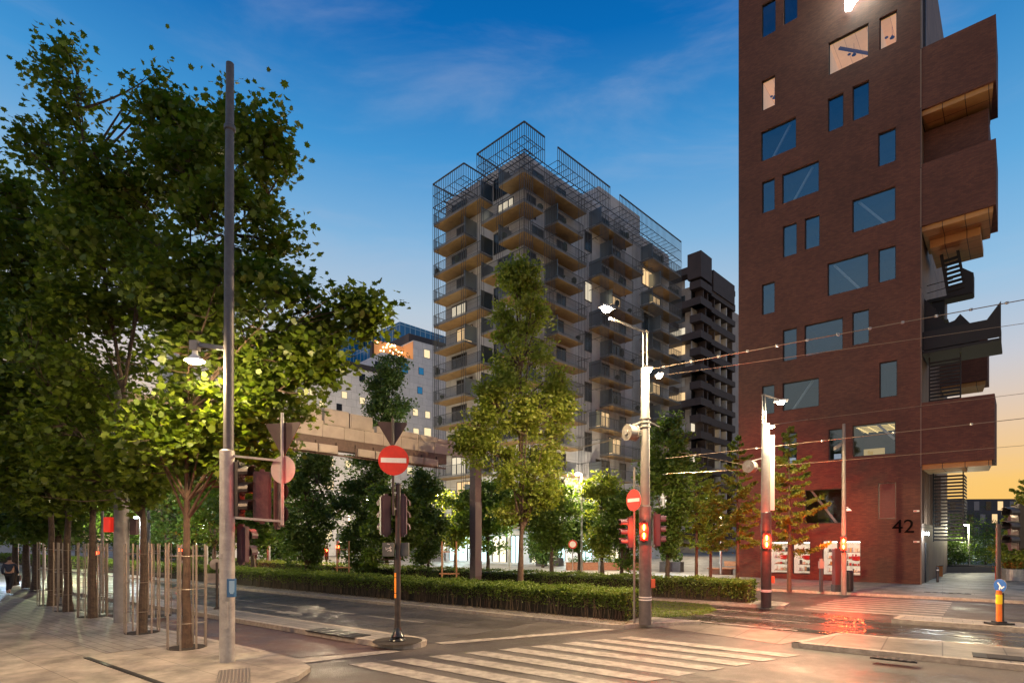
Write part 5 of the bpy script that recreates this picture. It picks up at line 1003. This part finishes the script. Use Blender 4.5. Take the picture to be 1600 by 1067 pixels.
# mesh fence with pale field behind, right distance
t = thing('mesh_fence', 'grey steel mesh fence across the end of the passage', 'fence', (46,62,.12), 0)
m = MB(); [m.box(-4+2.4*k,-3.9+2.4*k,-.05,.05,0,2.0) for k in range(8)]; m.build('post', dsteel, t)
m = MB(); [m.box(-4,12.8,-.01,.01,.1+.2*k,.12+.2*k) for k in range(10)]; [m.box(-4+.25*k,-3.985+.25*k,-.012,.012,.1,1.95) for k in range(68)]; m.build('mesh_panel', steel, t)
simple('pale_pavilion', 'pale lit glass wall behind the mesh fence', 'building', (48,70,.12), [('glass_wall', lambda m: m.box(-8,16,0,.3,0,2.6), mat('pale green glass', (.35,.45,.36), .3, 0, (.6,.85,.6), .28)), ('mullion', lambda m: [m.box(-8+2*k,-7.9+2*k,-.06,0,0,2.6) for k in range(12)], steel), ('roof', lambda m: m.box(-8.4,16.4,-.5,3,2.6,2.85), dsteel)])
# young-tree support frames in the median
for px, py, lb in [(702,931,'brown timber frame in the hedge left of the gantry post'),(536,915,'thin steel hoop frame beyond the hedge')]:
    b = G(px, py, .1); w = .33; simple('tree_stake_frame', lb, 'tree stake', b, [('stake', lambda m: (m.box(-w-.03,-w+.03,-.03,.03,0,2.5), m.box(w-.03,w+.03,-.03,.03,0,2.5)), timber), ('rung', lambda m: (m.box(-w-.12,w+.12,-.02,.02,1.0,1.06), m.box(-w-.03,w+.03,-.02,.02,2.0,2.05)), timber)], 0, 'tree stake frames')
# ---------------------------------------------------------------- distant lamps, signals
def small_lamp(px, pyl, pyb, label, mt, pw, col, hgt=None, grp='distant street lamps'):
    b = G(px, pyb, .1); h = P(px, pyl, b.y).z-.1; t = thing('street_lamp', label, 'street lamp', b, 0, grp)
    m = MB(); m.tube([(.3,0,0),(.3,0,h+.1)], [.08,.05], 8); m.bar((.3,0,h+.1),(0,0,h+.12),.05); m.build('pole', steel, t)
    m = MB(); m.lathe((0,0,h-.08), [(.06,0),(.16,.06),(.14,.14),(.04,.2)], 10); m.build('lamp_glass', mt, t)
    if pw: light(t, (0,-.0,h-.3), pw, col, .12)
small_lamp(540,790,893,'small warm street lamp left of the gantry post trees', warmlamp, 2600, (1,.78,.5)); small_lamp(686,773,893,'small warm street lamp just left of the gantry post', warmlamp, 1700, (1,.78,.5))
small_lamp(902,741,902,'street lamp on a thin pole beside the round red rimmed sign', warmlamp, 1000, (1,.78,.5))
small_lamp(213,809,900,'small cool lamp left of the second near maple', whitelamp, 250, (.9,.95,1)); small_lamp(180,815,896,'small cool lamp behind the broad grey post', whitelamp, 300, (.8,1,.7)); small_lamp(318,820,892,'small cool lamp between tall mast and nearest maple', whitelamp, 200, (.9,.95,1))
small_lamp(1508,821,893,'small lamp among the shrubs right of the brick tower', whitelamp, 420, (1,.9,.6)); small_lamp(20,845,905,'bluish lamp behind the walking person', whitelamp, 420, (.5,.75,1))
small_lamp(100,800,893,'lamp hidden in the foliage of the far maples', warmlamp, 900, (.9,1,.5)); small_lamp(1120,806,898,'lamp behind the feathery trees', warmlamp, 260, (1,.75,.4)); small_lamp(790,815,893,'cool lamp shining through the round green tree', whitelamp, 600, (.8,1,.9)); small_lamp(930,800,895,'lamp among the young trees beyond the hedge', warmlamp, 900, (1,.85,.55))
def far_signal(px, py, pyb, label, rx=1):
    b = G(px, pyb, .1); h = P(px, py, b.y).z-.1; t = thing('distant_signal', label, 'traffic signal', b, 0, 'distant red signals')
    m = MB(); m.tube([(0,0,0),(0,0,h+.5)], .06, 8); m.build('pole', gsteel, t)
    hd = head(t, (0,-.12,h-.25), toCam(b), 3, .3, .3, (0,), vl=.15); m = MB(); m.disc((0,-.25,h+.05), (0,-1,0), .13, .01, 12); m.build('glowing_lens', emis('hot red lens', (1,.08,.02), 26), t)
    light(t, (0,-.9,h), 60, redc, .1, name='signal_light')
for px, py, pyb, lb in [(400,857,893,'distant red signal right of the tall mast'),(511,860,893,'left one of two distant red signals under the dark columnar tree'),(529,855,894,'right one of two distant red signals with a round sign above'),(155,864,900,'distant red signal among the guarded maples'),(284,860,895,'tiny distant red signal beside the nearest maple')]: far_signal(px, py, pyb, lb)
b = G(903,905,.12); t = simple('round_rim_sign', 'round white sign with red rim on a thin post among the young trees', 'road sign', b-Vector((.35,.1,0)), [('post', lambda m: m.tube([(0,0,0),(0,0,2.6)], .03, 8), steel)])
m = MB(); m.disc((0,-.04,P(0,850,b.y).z-.12), (0,-1,0), .28, .01, 24, 0); f = m.build('sign_face', redm, t); m = MB(); m.disc((0,-.052,P(0,850,b.y).z-.12), (0,-1,0), .2, .005, 24, 0); m.build('sign_field', white, f)
for px, py, top, lb in [(43,916,800,'thin grey lamp pole among the far left maples'),(420,893,760,'dark pole beyond the hedge right of the tall mast'),(232,905,800,'thin blue grey pole between the near maples')]:
    b = G(px, py, .1); h = P(px, top, b.y).z; simple('plain_pole', lb, 'pole', b, [('shaft', lambda m: m.tube([(0,0,0),(0,0,h)], [.13,.09], 10), gsteel), ('collar', lambda m: m.lathe((0,0,0), [(.2,0),(.2,.05),(.14,.08)], 12), dsteel)], 0, 'plain poles')
for px, Y, hh, pw, lb in [(150,27,6.4,1300,'pavement lamp hanging under the far maples'),(62,37,6.4,1300,'second pavement lamp far down the maple row')]:
    small_lamp(px, 842-(hh-2.7)*F/Y, 842+2.6*F/Y, lb, warmlamp, pw, (1,.8,.5), grp='far pavement lamps')
# street lamps deeper in the quarter
for px, Y, hh, pw, lb in [(575,78,8,1300,'added street lamp before the white office'),(500,74,8,1200,'added street lamp before the left part of the white office'),(415,68,8,1200,'added street lamp left of the white office lamps'),(955,60,7,1500,'street lamp before the right face of the lattice block'),(1085,80,8,1700,'street lamp before the dark apartment tower')]:  # the white office lamps are added, unseen behind trees, to brighten its facade
    b = P(px,842,Y); small_lamp(px, 842-(hh-2.7)*F/Y, 842+2.6*F/Y, lb, warmlamp, pw, (1,.8,.55), grp='street lamps deeper in the quarter')
# street lamps on the camera side of the junction, outside the picture
def side_lamp(loc, aim, pw, col, label, spot=150):
    t = thing('street_lamp', label, 'street lamp', loc, math.atan2(aim[1], aim[0])); m = MB(); m.tube([(0,0,0),(0,0,8.6)], [.12,.07], 14); m.bar((0,0,8.55),(1.4,0,8.7),.07); m.build('pole', steel, t)
    m = MB(); m.obox((1.5,0,8.62),(1,0,0),(0,1,0),(0,0,1),.3,.16,.05); h = m.build('lamp_head', gsteel, t); m = MB(); m.obox((1.5,0,8.555),(1,0,0),(0,1,0),(0,0,1),.24,.12,.012); m.build('lamp_glass', hot, h); light(t, (1.5,0,8.5), pw, col, .12, spot=spot, aim=(0,0,-1))
side_lamp((-13.5,4.5,0), (1,.6), 2300, (1,.6,.3), 'street lamp behind the near left pavement', 176)
side_lamp((9.5,5.0,0), (-.2,1), 1300, (1,.62,.32), 'street lamp on the camera side of the crossing')
side_lamp((19,10.5,.12), (-.2,1), 950, (1,.62,.32), 'street lamp right of the tram platform')
# ---------------------------------------------------------------- overhead wires (each a thing strung between masts)
wm = mat('copper cable', (.25,.19,.13), .4, .7)
def wire(a, b, label, r=.012, sag=.0, beads=0):
    n = 14; pts = [a.lerp(b, i/n)-Vector((0,0,sag*4*(i/n)*(1-i/n))) for i in range(n+1)]; t = thing('overhead_wire', label, 'wire', a, 0, 'overhead tram wires')
    m = MB(); m.tube([p-a for p in pts], r, 5); m.build('cable', wm, t)
    if beads:
        m = MB(); [m.obox(a.lerp(b,(i+.5)/beads)-a-Vector((0,0,sag*4*((i+.5)/beads)*(1-(i+.5)/beads))), (1,0,0),(0,1,0),(0,0,1), .03,.03,.03) for i in range(beads)]; m.build('clamp', steel, t)
wire(P(1016,577,18.2), P(1720,446,15.0), 'highest tram wire, from the drum mast to the upper right edge', .014, 0, 14)
wire(P(1024,588,18.2), P(1720,488,15.5), 'second tram wire from the drum mast just below the highest one', .008)
wire(P(900,702,26), P(980,680,18.2), 'short wire running left from the drum', .01); wire(P(780,722,30), P(979,684,18.2), 'thin low wire from the drum to the apartment side', .008)
wire(P(1040,716,22.85), P(1720,640,18), 'low tram wire crossing in front of the banner mast', .012, 0, 6); wire(P(1060,706,26), P(1168,727,22.9), 'short wire ending at the banner mast drum', .01)
wire(P(1204,728,22.85), P(1720,686,20), 'lowest tram wire right of the banner mast', .008); wire(P(1160,668,40), P(1720,600,26), 'distant wire in front of the lowest brick bay', .012)
wire(P(1040,740,20), P(1168,733,22.9), 'stay wire left of the banner mast drum', .008); wire(P(1205,664,22.85), P(1262,655,27), 'short stay wire by the banner mast lamp', .012)
# ---------------------------------------------------------------- person
def person(b, rz):
    t = thing('person', 'person in dark clothes walking away on the far left pavement', 'person', b, rz)
    V = [(0,0,.95),(0,0,1.2),(0,.01,1.42),(0,.01,1.52),(0,.02,1.64), (-.1,0,.9),(-.11,.16,.5),(-.1,.02,.09),(-.1,.16,.04), (.1,0,.9),(.11,-.1,.5),(.1,-.34,.16),(.1,-.25,.05), (-.2,0,1.4),(-.25,-.1,1.15),(-.26,.05,.9), (.2,0,1.4),(.25,.1,1.15),(.27,.22,.92)]
    E = [(0,1),(1,2),(2,3),(3,4),(0,5),(5,6),(6,7),(7,8),(0,9),(9,10),(10,11),(11,12),(2,13),(13,14),(14,15),(2,16),(16,17),(17,18)]
    Rr = [.14,.14,.15,.055,.095,.09,.065,.045,.04,.09,.065,.045,.04,.06,.045,.035,.06,.045,.035]
    def sk(name, vs, es, rs, mt, root=0):
        me = bpy.data.meshes.new(name); me.from_pydata(vs, es, []); o = bpy.data.objects.new(name, me); COL.objects.link(o); o.parent = t
        mo = o.modifiers.new('skin', 'SKIN'); me.skin_vertices.new() if not me.skin_vertices else None
        for i, r in enumerate(rs): me.skin_vertices[0].data[i].radius = (r, r)
        me.skin_vertices[0].data[root].use_root = True; s = o.modifiers.new('sub', 'SUBSURF'); s.levels = 2; s.render_levels = 2
        dg = bpy.context.evaluated_depsgraph_get(); m2 = bpy.data.meshes.new_from_object(o.evaluated_get(dg)); o.modifiers.clear(); o.data = m2; m2.materials.clear(); m2.materials.append(mt); return o
    sk('body', V, E, Rr, mat('skin', (.4,.25,.18), .6))
    sk('jacket', [(0,0,.98),(0,0,1.2),(0,.01,1.42),(-.2,0,1.4),(-.25,-.1,1.15),(-.26,.05,.93),(.2,0,1.4),(.25,.1,1.15),(.27,.21,.95)], [(0,1),(1,2),(2,3),(3,4),(4,5),(2,6),(6,7),(7,8)], [.165,.165,.17,.075,.06,.05,.075,.06,.05], mat('navy jacket', (.02,.03,.06), .7))
    sk('trousers', [(0,0,.98),(-.1,0,.9),(-.11,.16,.5),(-.1,.03,.12),(.1,0,.9),(.11,-.1,.5),(.1,-.32,.19)], [(0,1),(1,2),(2,3),(0,4),(4,5),(5,6)], [.15,.105,.08,.06,.105,.08,.06], mat('black trousers', (.015,.015,.02), .8))
    m = MB(); m.lathe((0,.0,1.6), [(.09,0),(.11,.06),(.09,.14),(.03,.19)], 12); m.build('hair', mat('dark hair', (.03,.02,.015), .7), t)
    m = MB(); m.box(.24,.34,.12,.36,.55,.85); m.build('bag', black, t)
person(G(15,927,.1), .4)
